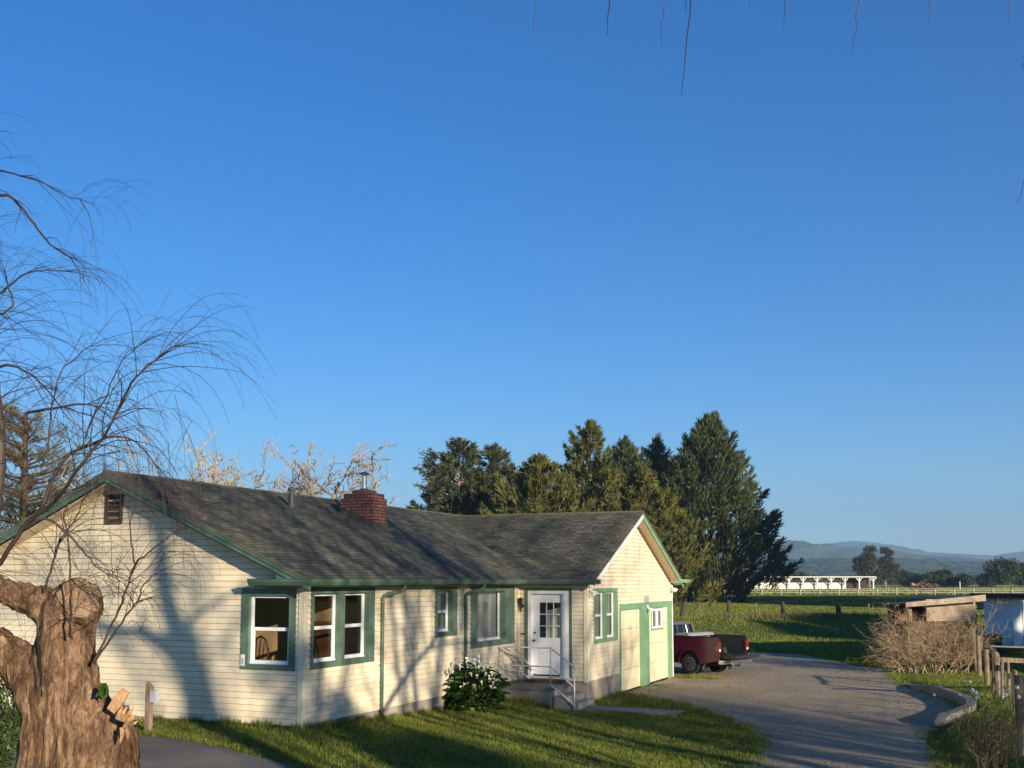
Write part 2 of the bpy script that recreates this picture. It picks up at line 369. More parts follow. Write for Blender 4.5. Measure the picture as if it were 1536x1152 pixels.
import bmesh
def flat_poly(name, poly, z, mat):
    bm=bmesh.new(); vs=[bm.verts.new((x,y,z)) for x,y in poly]; f=bm.faces.new(vs); bm.normal_update()
    if f.normal.z<0: f.normal_flip()
    bmesh.ops.triangulate(bm,faces=[f]); me=bpy.data.meshes.new(name); bm.to_mesh(me); bm.free(); me.materials.append(mat)
    o=bpy.data.objects.new(name,me); COL.objects.link(o); return o
tag(flat_poly('driveway',dp,.012,M['drive']),kind='structure')
# asphalt path at the lower left
edge=catmull([(-16,19.5),(-11,18.6),(-8.33,17.95),(-6.13,18.14),(-4.49,16.93),(-3.26,15.94),(-2.45,15.16),(-1.2,13.6),(.2,11.2),(1.2,8)],8)
mb=MB(); rows=[]
for i,(x,y) in enumerate(edge):
    q=noise.noise(Vector((x*1.3,y*1.3,0)))*.1
    a=Vector((x,y+q)); b=Vector((x-1.5-(.15*i/len(edge)),y-8+.06*i))
    rows.append([(a*(1-t)+b*t) for t in [0,.04,.1,.2,.35,.5,.7,.85,1]])
for i in range(len(rows)-1):
    for j in range(8):
        q=[rows[i][j],rows[i][j+1],rows[i+1][j+1],rows[i+1][j]]
        mb.quad([(p.x,p.y,G(p.x,p.y)+.015) for p in q])
tag(mb.build('asphalt_path',M['asph'],smooth=True),kind='structure')
path_poly=[tuple(r[0]) for r in rows]+[tuple(r[-1]) for r in rows][::-1]
# concrete walkway from steps to driveway
wk=[(1.55,8.42),(4.35,8.42),(4.45,9.25),(1.86,9.42)]
mb=MB(); n=8
for i in range(n):
    t0=i/n; t1=(i+1)/n
    def P(t,s): 
        a=Vector(wk[0])*(1-t)+Vector(wk[1])*t; b=Vector(wk[3])*(1-t)+Vector(wk[2])*t; p=a*(1-s)+b*s; return p
    g=.006
    for (sa,sb) in [(0,1)]:
        q=[P(t0+.001*(i in(3,)),sa),P(t1-.002,sa),P(t1-.002,sb),P(t0,sb)]
        w=[W(p.x,p.y,0) for p in q]
        zt=max(G(w[k].x,w[k].y) for k in range(4))+.035
        mb.hexa([(v.x,v.y,-.05) for v in w]+[(v.x,v.y,zt) for v in w])
tag(mb.build('walkway',M['walk']),kind='structure')
walk_poly=[tuple(W(x,y,0))[:2] for x,y in wk]
# curved kerb wall on the right of the driveway
kc=catmull([(31.9,11.55),(30.6,11.35),(29.2,11.33),(27.6,11.2),(26.3,10.95),(25.1,10.5),(24.1,9.85),(23.2,9.15),(22.75,8.85)],7)
mb=MB()
for i in range(len(kc)-1):
    (y0,x0),(y1,x1)=kc[i],kc[i+1]
    def nrm(k):
        a=kc[max(k-1,0)]; b=kc[min(k+1,len(kc)-1)]; d=Vector((b[1]-a[1],b[0]-a[0])).normalized(); return Vector((-d.y,d.x))
    n0=nrm(i)*.10; n1=nrm(i+1)*.10
    h0=.05+.21*min(1,i/14)*(1 if i<len(kc)-8 else (len(kc)-i)/8*.7+.3); h1=.05+.21*min(1,(i+1)/14)*(1 if i+1<len(kc)-8 else (len(kc)-i-1)/8*.7+.3)
    mb.hexa([(x0-n0.x,y0-n0.y,-.05),(x0+n0.x,y0+n0.y,-.05),(x1+n1.x,y1+n1.y,-.05),(x1-n1.x,y1-n1.y,-.05),
             (x0-n0.x,y0-n0.y,h0),(x0+n0.x,y0+n0.y,h0),(x1+n1.x,y1+n1.y,h1),(x1-n1.x,y1-n1.y,h1)])
kb=mb.build('kerb_wall',M['kerb']); tag(kb,'low curved concrete kerb wall holding the grass beside the driveway','kerb wall')

# ---------------------------------------------------------------- house
house=empty('house',(HX,HY,0),TH,'single-storey cream house with green trim, dark shingle roof and brick chimney','house')
LM=17.98; WX=1.84; MX=-8.4; SB=.57     # main length, wing face, main left wall, siding bottom
RX=-4.2; RZ=5.10; SL=(5.10-3.10)/4.55   # main roof plane: z = RZ - SL*|x-RX|
RY=13.75; SW=(5.0-3.10)/4.35; RWZ=5.0
def P(w,a,z,o):
    if w=='G': return (a,-o,z)            # front gable wall, plane y=0
    if w=='L': return (o,a,z)             # long wall, plane x=0
    if w=='D': return (a,9.7-o,z)         # door wall
    if w=='W': return (WX+o,a,z)          # garage gable
    if w=='X': return (MX-o,a,z)
def wbox(mb,w,a0,a1,z0,z1,o0,o1):
    p=P(w,a0,z0,o0); q=P(w,a1,z1,o1); mb.box(p,q)
def courses(w,a0,a1,z0,z1,openings,limit=None,h=.108):
    mb=MB(); gp=MB(); mb.gp=gp; z=z0; lip=.022
    while z<z1-1e-4:
        zt=min(z+h,z1)
        cuts=sorted({z,zt,*[v for o in openings for v in (o[2],o[3]) if z<v<zt]})
        for c0,c1 in zip(cuts[:-1],cuts[1:]):
            zm=(c0+c1)/2
            lo=[a0,a0]; hi=[a1,a1]
            if limit:
                l0,h0=limit(c0); l1,h1=limit(c1); lo=[max(a0,l0),max(a0,l1)]; hi=[min(a1,h0),min(a1,h1)]
            if hi[0]-lo[0]<.01: continue
            segs=[(lo[0],lo[1],None)]; ops=sorted([o for o in openings if o[2]<zm<o[3]])
            edges=[(lo[0],lo[1])]; ends=[]
            for o in ops: ends.append((o[0],o[0])); edges.append((o[1],o[1]))
            ends.append((hi[0],hi[1]))
            of=lambda zz: lip*(1-(zz-z)/h)+.001
            for (s0,s1),(e0,e1) in zip(edges,ends):
                if e0-s0<.005 : continue
                mb.quad([P(w,s0,c0,of(c0)),P(w,e0,c0,of(c0)),P(w,max(e1,s1),c1,of(c1)),P(w,s1,c1,of(c1))])
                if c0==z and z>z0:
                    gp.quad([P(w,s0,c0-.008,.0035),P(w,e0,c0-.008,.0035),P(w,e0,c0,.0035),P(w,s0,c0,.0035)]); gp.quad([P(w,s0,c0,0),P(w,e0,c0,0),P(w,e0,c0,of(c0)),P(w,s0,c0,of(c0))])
        z=zt
    return mb
oG=[(-1.15,-.26,1.60,2.80)]
oL=[(.30,2.27,1.62,2.83),(5.08,5.95,1.94,2.82),(6.9,9.25,1.60,2.83)]
oD=[(.30,1.34,.62,2.79)]
oW=[(10.26,12.07,1.55,2.77),(12.42,17.86,-.1,2.36)]
def lim_main(z): d=(RZ-.14-z)/SL; return RX-d,RX+d
def lim_wing(z): d=(RWZ-.14-z)/SW; return RY-d,RY+d
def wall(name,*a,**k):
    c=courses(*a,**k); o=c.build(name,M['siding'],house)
    if c.gp.f: c.gp.build('lap_shade_grime_strips',M['gap'],o)
wall('gable_wall','G',MX,-.07,SB,5.0,oG,lim_main)
wall('long_wall','L',.07,9.7,SB,2.97,oL)
wall('door_wall','D',0,WX-.07,SB,2.97,oD)
wall('garage_wall','W',9.77,LM-.12,SB,4.95,oW,lim_wing)
wall('rear_wall','X',0,LM,SB,2.97,[])
mb=MB(); wbox(mb,'L',9.8,LM,SB,2.9,-.3,-.2); mb.v=[]; mb.f=[]; mb.uv=[]
mb.quad([(MX,LM,0),(WX,LM,0),(WX,LM,2.97),(MX,LM,2.97)]); mb.quad([(MX,LM,2.97),(0,LM,2.97),(RX,LM,4.9)]); mb.build('end_wall',M['siding'],house)
# corner boards
mb=MB(); mb.box((-.075,-.028,SB-.03),(.028,.075,2.97)); mb.build('corner_board',M['cream'],house)
mb=MB(); mb.box((WX-.075,9.7-.028,SB-.03),(WX+.028,9.775,2.97)); mb.build('corner_board',M['cream'],house)
mb=MB(); mb.box((WX-.06,LM-.12,0),(WX+.03,LM+.02,3.0)); mb.build('corner_board',M['white'],house)
mb=MB(); mb.box((.0,9.7-.03,SB),(.035,9.7,2.97)); mb.build('corner_board',M['cream'],house)
# foundation
mb=MB()
mb.box((MX+.03,.03,-.3),(-.02,.2,SB)); mb.box((-.2,.03,-.3),(-.015,9.7,SB)); mb.box((-.015,9.72,-.3),(WX-.02,9.9,SB)); mb.box((WX-.2,9.73,-.3),(WX-.012,12.36,SB)); mb.box((MX+.03,.2,-.3),(MX+.2,LM,SB))
mb.build('foundation',M['concrete'],house)
mb=MB(); mb.box((-.016,1.78,.30),(-.005,2.1,.52)); fv=mb.build('foundation_vent',M['brownwood'],house)
mb=MB(); [mb.box((-.004,1.8+.06*k,.31),(.0,1.82+.06*k,.51)) for k in range(5)]; mb.build('slat',M['dark'],fv)
# roof: one part with its planes as thick slabs
def slab(mb, pts, th, uvs):
    n=len(pts); lo=[(p[0],p[1],p[2]-th) for p in pts]
    mb.quad(pts,uvs); mb.quad(lo[::-1])
    for i in range(n):
        j=(i+1)%n; mb.quad([pts[i],lo[i],lo[j],pts[j]])
EX=.38; FY=-.42; GX=WX+.33; EYL=9.38; EYR=LM+.40
zm=lambda x: RZ-SL*abs(x-RX)
zw=lambda y: RWZ-SW*abs(y-RY)
mb=MB()
def muv(p,sl): return (p[1],math.hypot(p[0]-RX,p[2]-RZ))
def wuv(p): return (p[0]+40,math.hypot(p[1]-RY,p[2]-RWZ))
def pl_main(p): p=[(x,y,zm(x)) for x,y in p]; slab(mb,p,.05,[( q[1], math.hypot(q[0]-RX,q[2]-RZ)) for q in p])
def pl_wing(p): p=[(x,y,zw(y)) for x,y in p]; slab(mb,p,.05,[( q[0]+40, math.hypot(q[1]-RY,q[2]-RWZ)) for q in p])
jx=RX+(RZ-RWZ)/SL                         # where wing ridge meets main slope
vx=EX; vy=RY-(RWZ-zm(EX))/SW               # valley foot
vy2=RY+(RWZ-zm(EX))/SW
pl_main([(RX,FY),(EX,FY),(EX,vy),(jx,RY),(EX,vy2),(EX,EYR),(RX,EYR)])
pl_main([(MX-.4,FY),(RX,FY),(RX,EYR),(MX-.4,EYR)])
pl_wing([(jx,RY),(vx,vy),(vx,EYL),(GX,EYL),(GX,RY)] if vy>EYL else [(jx,RY),(vx,vy),(GX,vy),(GX,RY)])
pl_wing([(jx,RY),(GX,RY),(GX,EYR),(vx,EYR),(vx,vy2)])
roof=mb.build('roof',M['roof'],house)
mb=MB(); mb.tube([(RX,FY,RZ+.0),(RX,4,RZ-.005),(RX,9,RZ-.01),(RX,EYR,RZ)],.035,6); mb.tube([(jx,RY,RWZ+.005),(GX,RY,RWZ+.005)],.035,6)
mb.build('ridge_cap',M['roof'],roof)
# soffits and fascias
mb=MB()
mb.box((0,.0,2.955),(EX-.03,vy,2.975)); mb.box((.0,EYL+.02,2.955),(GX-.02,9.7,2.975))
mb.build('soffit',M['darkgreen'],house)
# rake boards main gable
def rake(w,x0,z0,x1,z1,o0,o1,hh,mat,name='rake_board',par=house):
    mb=MB(); mb.hexa([P(w,x0,z0-hh,o0),P(w,x1,z1-hh,o0),P(w,x1,z1-hh,o1),P(w,x0,z0-hh,o1),P(w,x0,z0,o0),P(w,x1,z1,o0),P(w,x1,z1,o1),P(w,x0,z0,o1)])
    return mb.build(name,mat,par)
for sg in (1,-1):
    xe=EX+.0 if sg>0 else MX-.4
    rake('G',RX,RZ-.052,xe,zm(xe)-.052,.36,.40,.14,M['green'])
    rake('G',RX,RZ-.056,xe,zm(xe)-.056,.402,.422,.05,M['green'],'rake_moulding')
    rake('G',RX,RZ-.222,xe-sg*.4,zm(xe-sg*.4)-.222,.0,.36,.012,M['soffit'],'gable_soffit')
for sg in (1,-1):
    ye=EYL if sg<0 else EYR-.05
    rake('W',RY,RWZ-.052,ye,zw(ye)-.052,.28,.315,.14,M['white'] if sg<0 else M['greenl'])
    rake('W',RY,RWZ-.205,ye-sg*.3,zw(ye-sg*.3)-.205,.016,.28,.012,M['soffit'],'gable_soffit')
    rake('W',RY,RWZ-.222,ye-sg*.35,zw(ye-sg*.35)-.222,.017,.035,.06,M['brownwood'],'frieze_board')
# eave returns (box ends)
mb=MB(); mb.hexa([P('G',-.34,2.99,.0),P('G',EX-.02,2.99,.0),P('G',EX-.02,2.99,.36),P('G',-.34,2.99,.36),P('G',-.34,zm(-.34)-.20,.0),P('G',EX-.02,3.03,.0),P('G',EX-.02,3.03,.36),P('G',-.34,zm(-.34)-.20,.36)])
mb.build('eave_box',M['green'],house)
mb=MB(); mb.box((WX-.02,LM-.22,2.98),(WX+.30,LM+.36,3.06)); mb.box((WX+.0,LM-.06,3.05),(WX+.27,LM+.3,3.12)); mb.build('eave_box',M['greenl'],house)
# gutters : K profile extruded along a path
def gutter(path, closed_ends=True):
    prof=[(0,.0),(.0,-.10),(.055,-.10),(.085,-.055),(.10,-.03),(.10,.005),(.115,.008),(.115,.016),(.09,.016),(.09,-.01),(.012,-.01),(.012,.0)]
    mb=MB(); rings=[]
    for i,p in enumerate(path):
        p=Vector(p); d0=(p-Vector(path[i-1])).normalized() if i else None; d1=(Vector(path[i+1])-p).normalized() if i<len(path)-1 else None
        d0=d0 or d1; d1=d1 or d0
        n0=Vector((d0.y,-d0.x,0)); n1=Vector((d1.y,-d1.x,0)); nn=(n0+n1); nn=nn/ (nn.dot(n0) if abs(nn.dot(n0))>1e-6 else 1)
        rings.append([p+nn*a+Vector((0,0,b)) for a,b in prof])
    m=len(prof)
    for i in range(len(rings)-1):
        for k in range(m):
            l=(k+1)%m; mb.quad([rings[i][k],rings[i+1][k],rings[i+1][l],rings[i][l]])
    mb.quad([rings[0][k] for k in (0,1,2,3,4,5)]); mb.quad([rings[-1][k] for k in (5,4,3,2,1,0)])
    return mb
zg=3.075
gutter([(-.86,-.36,zg),(EX-.03,-.36,zg),(EX-.03,EYL-.03,zg),(GX+.16,EYL-.03,zg)]).build('gutter',M['green'],house)
mb=MB(); mb.box((-.80,-.36,2.955),(EX-.03,-.0,2.99)); mb.box((-.84,-.35,3.0),(EX,.0,3.055)); mb.hexa([(-.8,-.36,3.0),(-.3,-.36,3.0),(-.3,0,3.0),(-.8,0,3.0),(-.62,-.3,3.075),(-.3,-.3,3.09),(-.3,0,3.14),(-.62,0,3.12)]); mb.build('eave_return',M['green'],house)
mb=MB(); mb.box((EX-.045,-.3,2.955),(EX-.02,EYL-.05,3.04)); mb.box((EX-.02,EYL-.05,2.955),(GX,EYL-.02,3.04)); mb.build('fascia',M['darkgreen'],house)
gutter([(GX+.12,EYR-.0,zg),(WX+.25,EYR-.0,zg),(MX,EYR,zg)]).build('gutter',M['greenl'],house)
# small cap at the right wing eave end
mb=MB(); mb.hexa([(WX+.0,LM-.25,2.98),(GX+.15,LM+.15,2.98),(GX+.15,EYR+.1,2.98),(WX,EYR+.1,2.98),(WX+.0,LM-.28,3.09),(GX+.2,LM+.1,3.09),(GX+.2,EYR+.13,3.09),(WX,EYR+.13,3.09)]); mb.build('gutter_end',M['greenl'],house)
# downpipes
def downpipe(a,zb):
    mb=MB(); c=.045
    mb.tube([(EX+.02,a+.25,2.985),(EX+.02,a+.25,2.90),(EX-.06,a+.19,2.84),(.12,a+.03,2.79),(.05,a,2.72),(.05,a,2.0),(.05,a,zb)],[.034,.036,.037,.037,.037,.037,.037],8)
    d=mb.build('downpipe',M['green'],house,smooth=True)
    for z in (2.66,1.4): mb=MB(); mb.tube([(.03,a,z),(.03,a,z+.03)],.05,8); mb.build('pipe_strap',M['green'],d)
downpipe(2.66,.42); downpipe(6.45,.30)
mb=MB(); mb.tube([(.03,9.62,2.95),(.03,9.62,.6)],.016,6); mb.build('conduit',M['cream'],house)
# windows ---------------------------------------------------------
def window(w,t,units,rec=.07,inner=None,thick=.028,mat='green',reveal=0,zsplit=None,blind=None):
    a0,a1,z0,z1=t; mb=MB(); b0,b1=units[0][0],units[-1][1]; zz0=units[0][2]; zz1=units[0][3]
    wbox(mb,w,a0,b0,z0,z1,-.01,thick); wbox(mb,w,b1,a1,z0,z1,-.01,thick)
    wbox(mb,w,b0,b1,z0,zz0,-.01,thick); wbox(mb,w,b0,b1,zz1,z1,-.01,thick)
    for u,v in zip(units[:-1],units[1:]): wbox(mb,w,u[1],v[0],zz0,zz1,-rec-.03,thick-.004)
    # jamb lining
    d=rec+.05
    wbox(mb,w,b0-.02,b0,zz0-.02,zz1+.02,-d,-.011); wbox(mb,w,b1,b1+.02,zz0-.02,zz1+.02,-d,-.011)
    wbox(mb,w,b0,b1,zz1,zz1+.02,-d,-.011); wbox(mb,w,b0,b1,zz0-.02,zz0,-d,-.011)
    win=mb.build('window',M[mat],house)
    for (u0,u1,y0,y1) in units:
        fr=MB(); f=.045; zs=zsplit or (y0+y1)/2; o=-rec
        for c in ((u0,u0+f,y0,y1),(u1-f,u1,y0,y1),(u0+f,u1-f,y1-f,y1),(u0+f,u1-f,y0,y0+f*1.4)): wbox(fr,w,*c,o-.04,o)
        if zsplit!=-1:
            wbox(fr,w,u0+f,u1-f,zs-.03,zs+.03,o-.035,o-.006)
            for c in ((u0+f,u0+f+.03,y0+f*1.4,zs-.03),(u1-f-.03,u1-f,y0+f*1.4,zs-.03)): wbox(fr,w,*c,o-.03,o-.008)
        wbox(fr,w,u0-.0,u1+.0,y0-.0,y0+.02,o,o+.02)
        fo=fr.build('window_frame',M['white'],win)
        g=MB(); g.quad([P(w,u0+.03,y0+.05,o-.025),P(w,u1-.03,y0+.05,o-.025),P(w,u1-.03,y1-.03,o-.025),P(w,u0+.03,y1-.03,o-.025)])
        g.build('pane',M['glass'],win)
        if blind:
            g=MB(); g.quad([P(w,u0,y0,o-.09),P(w,u1,y0,o-.09),P(w,u1,y1,o-.09),P(w,u0,y1,o-.09)]); g.build('blind',M[blind],win)
    return win
w1=window('G',(-1.29,-.14,1.50,2.925),[(-1.13,-.28,1.60,2.80)],zsplit=2.21,rec=.05)
mb=MB(); wbox(mb,'G',-1.275,-1.19,1.56,1.76,.029,.036); mb.build('thermometer_card',M['whitepaint'],w1)
mb=MB(); wbox(mb,'G',-1.25,-1.215,1.60,1.70,.037,.039); mb.build('thermometer_dial',M['putty'],w1)
window('L',(.20,2.40,1.51,2.935),[(.30,1.13,1.62,2.83),(1.32,2.16,1.62,2.83)],zsplit=2.22)
window('L',(4.97,6.06,1.84,2.92),[(5.09,5.83,1.94,2.82)],rec=.10,blind='blind')
w4=window('L',(6.78,9.37,1.49,2.93),[(7.15,8.80,1.62,2.80)],rec=.14,zsplit=-1,blind='curtain')
mb=MB()
wbox(mb,'L',6.92,7.13,1.60,2.83,-.19,-.02); mb.build('side_casing',M['green'],w4); mb=MB(); wbox(mb,'L',8.82,9.23,1.60,2.83,-.19,-.012); mb.build('side_casing',M['green'],w4)
window('W',(10.16,12.18,1.46,2.86),[(10.26,11.12,1.56,2.76),(11.24,12.06,1.56,2.76)],mat='greenl',blind='curtain')
# gable louvre vent
mb=MB(); z0,z1,a0,a1=4.13,4.70,-4.50,-4.08
for c in ((a0,a0+.06,z0,z1),(a1-.06,a1,z0,z1),(a0+.06,a1-.06,z1-.05,z1),(a0+.06,a1-.06,z0,z0+.05)): wbox(mb,'G',*c,.0,.045)
gv=mb.build('gable_vent',M['vent'],house)
mb=MB()
for k in range(7):
    z=z0+.06+k*.068; mb.hexa([P('G',a0+.06,z,.04),P('G',a1-.06,z,.04),P('G',a1-.06,z+.005,.012),P('G',a0+.06,z+.005,.012),P('G',a0+.06,z+.008,.042),P('G',a1-.06,z+.008,.042),P('G',a1-.06,z+.05,.016),P('G',a0+.06,z+.05,.016)])
mb.build('louvres',M['vent'],gv)
mb=MB(); wbox(mb,'G',a0+.05,a1-.05,z0+.05,z1-.05,.015,.017); mb.build('backing',M['dark'],gv)
# door
mb=MB(); 
for c in ((.17,.27,.64,2.86),(1.37,1.45,.64,2.86),(.27,1.37,2.80,2.86)): wbox(mb,'D',*c,-.02,.03)
dr=mb.build('door',M['green'],house)
mb=MB()
for c in ((.27,.36,.66,2.80),(1.25,1.37,.66,2.80),(.36,1.25,2.72,2.80)): wbox(mb,'D',*c,-.10,.04)
wbox(mb,'D',1.20,1.25,.66,2.72,-.02,.02)
mb.build('door_frame',M['white'],dr)
mb=MB(); s0,s1,zb,zt=.36,1.20,.70,2.72; g0,g1,h0,h1=.55,1.13,1.62,2.50
for c in ((s0,g0,zb,zt),(g1,s1,zb,zt),(g0,g1,h1,zt),(g0,g1,zb,h0)): wbox(mb,'D',*c,-.09,-.045)
for k in (1,2):
    a=g0+(g1-g0)*k/3; wbox(mb,'D',a-.011,a+.011,h0,h1,-.06,-.042); z=h0+(h1-h0)*k/3
    for q in range(3): wbox(mb,'D',g0+(g1-g0)*q/3+(.011 if q else 0),g0+(g1-g0)*(q+1)/3-(.011 if q<2 else 0),z-.011,z+.011,-.06,-.043)
for (p0,p1) in ((.56,.80),(.90,1.14)):
    for c in ((p0,p0+.022,.85,1.45),(p1-.022,p1,.85,1.45),(p0+.022,p1-.022,1.428,1.45),(p0+.022,p1-.022,.85,.872)): wbox(mb,'D',*c,-.045,-.036)
    wbox(mb,'D',p0+.05,p1-.05,.90,1.40,-.045,-.038)
sl=mb.build('door_leaf',M['white'],dr)
mb=MB(); mb.quad([P('D',g0,h0,-.065),P('D',g1,h0,-.065),P('D',g1,h1,-.065),P('D',g0,h1,-.065)]); mb.build('door_glass',M['glass'],dr)
mb=MB(); mb.quad([P('D',s0,.7,-.6),P('D',s1,.7,-.6),P('D',s1,2.8,-.6),P('D',s0,2.8,-.6)]); mb.build('hall_curtain',M['curtain'],dr)
mb=MB(); mb.quad([P('D',g0+.185,h0,-.12),P('D',g1,h0,-.12),P('D',g1,h1-.10,-.12),P('D',g0+.185,h1-.2,-.12)]); mb.build('pane_reflection_sheet',M['cream'],dr)  # added cream sheet standing in for the bright reflection in these panes
mb=MB(); mb.tube([P('D',.43,1.55,-.045),P('D',.43,1.55,.0),P('D',.43,1.55,.02)],[.02,.02,.028],10); mb.build('knob',M['blackmetal'],dr); mb=MB(); mb.tube([P('D',.43,1.74,-.045),P('D',.43,1.74,-.02)],.026,10); mb.build('deadbolt',M['blackmetal'],dr)
mb=MB(); wbox(mb,'D',.22,1.40,.62,.66,-.1,.10); wbox(mb,'D',.26,1.36,.585,.62,-.02,.06); mb.build('threshold',M['whitepaint'],dr)
mb=MB(); wbox(mb,'D',.08,.2,1.69,1.72,.016,.04); mb.build('letter_slot',M['blackmetal'],house)
# porch lantern
mb=MB(); o=.12
mb.tube([P('D',-.0+.1,2.42,.016),P('D',.1,2.42,.03)],.055,8); mb.tube([P('D',.1,2.36,.02),P('D',.1,2.34,.1),P('D',.1,2.38,o)],.012,6)
mb.tube([P('D',.1,2.42,o),P('D',.1,2.56,o),P('D',.1,2.575,o),P('D',.1,2.63,o)],[.04,.065,.085,.01],8); mb.tube([P('D',.1,2.25,o),P('D',.1,2.42,o)],[.015,.035],6)
mb.build('porch_lantern',M['blackmetal'],house)
# flood lights
def flood(p,mat='whitepaint',s=1):
    mb=MB(); p=Vector(p); mb.disc(p,(1,0,0),.05*s,.03*s,10)
    for dy,dz in ((-.07,-.06),(.07,-.05)):
        q=p+Vector((.03,dy*s,dz*s)); mb.tube([p+Vector((.02,0,0)),q],.014,6); mb.tube([q,q+Vector((.05,dy*.6,-.03))*s,q+Vector((.12,dy*.9,-.07))*s],[.025*s,.035*s,.055*s],10)
    mb.build('flood_lamp',M[mat],house)
flood((WX+.03,9.86,2.84)); flood((WX+.03,LM-.1,2.86)); flood((WX+.04,15.0,2.30))
for a_ in (14.8,14.98): mb=MB(); mb.box((WX+.03,a_,2.42),(WX+.08,a_+.08,2.61)); mb.build('sensor_box',M['putty'],house)
# garage
mb=MB(); wbox(mb,'W',12.36,17.87,2.25,2.42,.0,.045); wbox(mb,'W',12.34,12.45,0,2.25,-.02,.03); wbox(mb,'W',17.45,17.86,0,2.25,-.02,.035)
gd=mb.build('garage_doorway',M['greenl'],house)
mb=MB(); wbox(mb,'W',14.37,15.13,.03,2.25,-.06,.06); mb.build('centre_post',M['greenl'],gd)
def gdoor(a0,a1,hole=None):
    mb=MB(); zs=[.05,.62,1.18,1.72,2.25]
    for z0,z1 in zip(zs[:-1],zs[1:]):
        if hole and z1>hole[2]:
            for c in ((a0,hole[0],z0+.006,z1-.006),(hole[1],a1,z0+.006,z1-.006)): wbox(mb,'W',*c,-.06,-.02)
            if z0<hole[2]: wbox(mb,'W',hole[0],hole[1],z0+.006,hole[2],-.06,-.02)
            if z1>hole[3]: wbox(mb,'W',hole[0],hole[1],hole[3],z1-.006,-.06,-.02)
        else: wbox(mb,'W',a0,a1,z0+.006,z1-.006,-.06,-.02)
    wbox(mb,'W',a0,a1,.05,2.25,-.07,-.061)
    return mb.build('garage_door',M['doorcream'],gd)
gdoor(12.45,14.37); g2=gdoor(15.13,17.45,(15.62,16.9,1.62,2.25))
mb=MB()
for c in ((15.58,15.64,1.56,2.25),(16.86,16.94,1.56,2.25),(15.64,16.86,1.56,1.62),(15.64,16.86,2.2,2.25)): wbox(mb,'W',*c,-.02,.0)
sw=mb.build('side_window',M['greenl'],gd)
mb=MB()
for c in ((15.64,15.72,1.62,2.2),(16.78,16.86,1.62,2.2),(15.72,16.78,2.14,2.2),(15.72,16.78,1.62,1.68),(16.2,16.3,1.68,2.14)): wbox(mb,'W',*c,-.05,.012)
mb.build('window_frame',M['white'],sw)
mb=MB(); wbox(mb,'W',15.72,16.78,1.68,2.14,-.055,-.045); mb.build('pane',M['carglass'],sw)
# interior
mb=MB(); mb.quad([(-4.6,2.6,.6),(-.05,2.6,.6),(-.05,2.6,2.95),(-4.6,2.6,2.95)]); mb.build('room_wall',M['intwall'],house)
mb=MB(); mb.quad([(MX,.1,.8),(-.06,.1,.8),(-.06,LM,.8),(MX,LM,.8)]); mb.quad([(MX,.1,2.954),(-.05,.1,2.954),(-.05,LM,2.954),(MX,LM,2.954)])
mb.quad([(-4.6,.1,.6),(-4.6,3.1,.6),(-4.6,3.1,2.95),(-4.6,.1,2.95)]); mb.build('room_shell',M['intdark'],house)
mb=MB(); mb.box((-1.5,2.1,.8),(-.9,2.55,2.25)); mb.build('cabinet',M['wood_in'],house)
# chairs seen through the corner window: simple curved backs
for (cx,cy) in ((-.9,1.5),(-2.1,1.6)):
    mb=MB()
    for s in (-.2,.2):
        mb.tube([(cx+s,cy,.8),(cx+s,cy,1.3),(cx+s*1.05,cy+.05,1.7),(cx+s*.6,cy+.08,1.92),(cx,cy+.09,1.98)],.018,6)
        mb.tube([(cx+s,cy-.4,.8),(cx+s,cy-.4,1.28)],.018,6)
    for s in (-.08,0,.08): mb.tube([(cx+s,cy,1.3),(cx+s*1.2,cy+.09,1.95)],.01,5)
    mb.box((cx-.23,cy-.44,1.27),(cx+.23,cy+.03,1.31)); mb.build('dining_chair',M['wood_in'],house)
# chimney
def cbox(x0,x1,y0,y1,z0,z1,mb):
    for (p,q,ax) in (((x0,y0),(x1,y0),0),((x1,y0),(x1,y1),1),((x1,y1),(x0,y1),0),((x0,y1),(x0,y0),1)):
        u0=p[ax]+(.1 if ax else 0); u1=q[ax]+(.1 if ax else 0)
        mb.quad([(*p,z0),(*q,z0),(*q,z1),(*p,z1)],[(u0,z0),(u1,z0),(u1,z1),(u0,z1)])
    mb.quad([(x0,y0,z1),(x1,y0,z1),(x1,y1,z1),(x0,y1,z1)],[(0,0),(x1-x0,0),(x1-x0,y1-y0),(0,y1-y0)])
mb=MB(); cx0,cx1,cy0,cy1=-3.22,-2.32,6.3,6.95
cbox(cx0,cx1,cy0,cy1,4.0,5.02,mb); cbox(cx0+.05,cx1-.05,cy0+.04,cy1-.04,5.02,5.14,mb); cbox(cx0+.24,cx1-.22,cy0+.12,cy1-.12,5.14,5.215,mb)
ch=mb.build('chimney',M['brick'],house)
mb=MB(); cc=((cx0+cx1)/2+.0,(cy0+cy1)/2)
mb.box((cx0+.26,cy0+.14,5.216),(cx1-.24,cy1-.14,5.235)); mb.tube([(cc[0],cc[1],5.23),(cc[0],cc[1],5.27)],[.13,.09],14); mb.build('flashing_collar',M['lead'],ch)
mb=MB(); mb.tube([(cc[0],cc[1],5.25),(cc[0],cc[1],5.57)],.065,16); mb.build('flue_pipe',M['steel'],ch,smooth=False)
mb=MB(); mb.tube([(cc[0],cc[1],5.615),(cc[0],cc[1],5.64),(cc[0],cc[1],5.67),(cc[0],cc[1],5.68)],[.135,.13,.07,.01],16); [mb.bar((cc[0]+.055*math.cos(a),cc[1]+.055*math.sin(a),5.55),(cc[0]+.055*math.cos(a),cc[1]+.055*math.sin(a),5.63),.012) for a in (0,2.1,4.2)]
mb.build('flue_cap',M['graymetal'],ch)
mb=MB()
zr=lambda x: zm(x)+.004
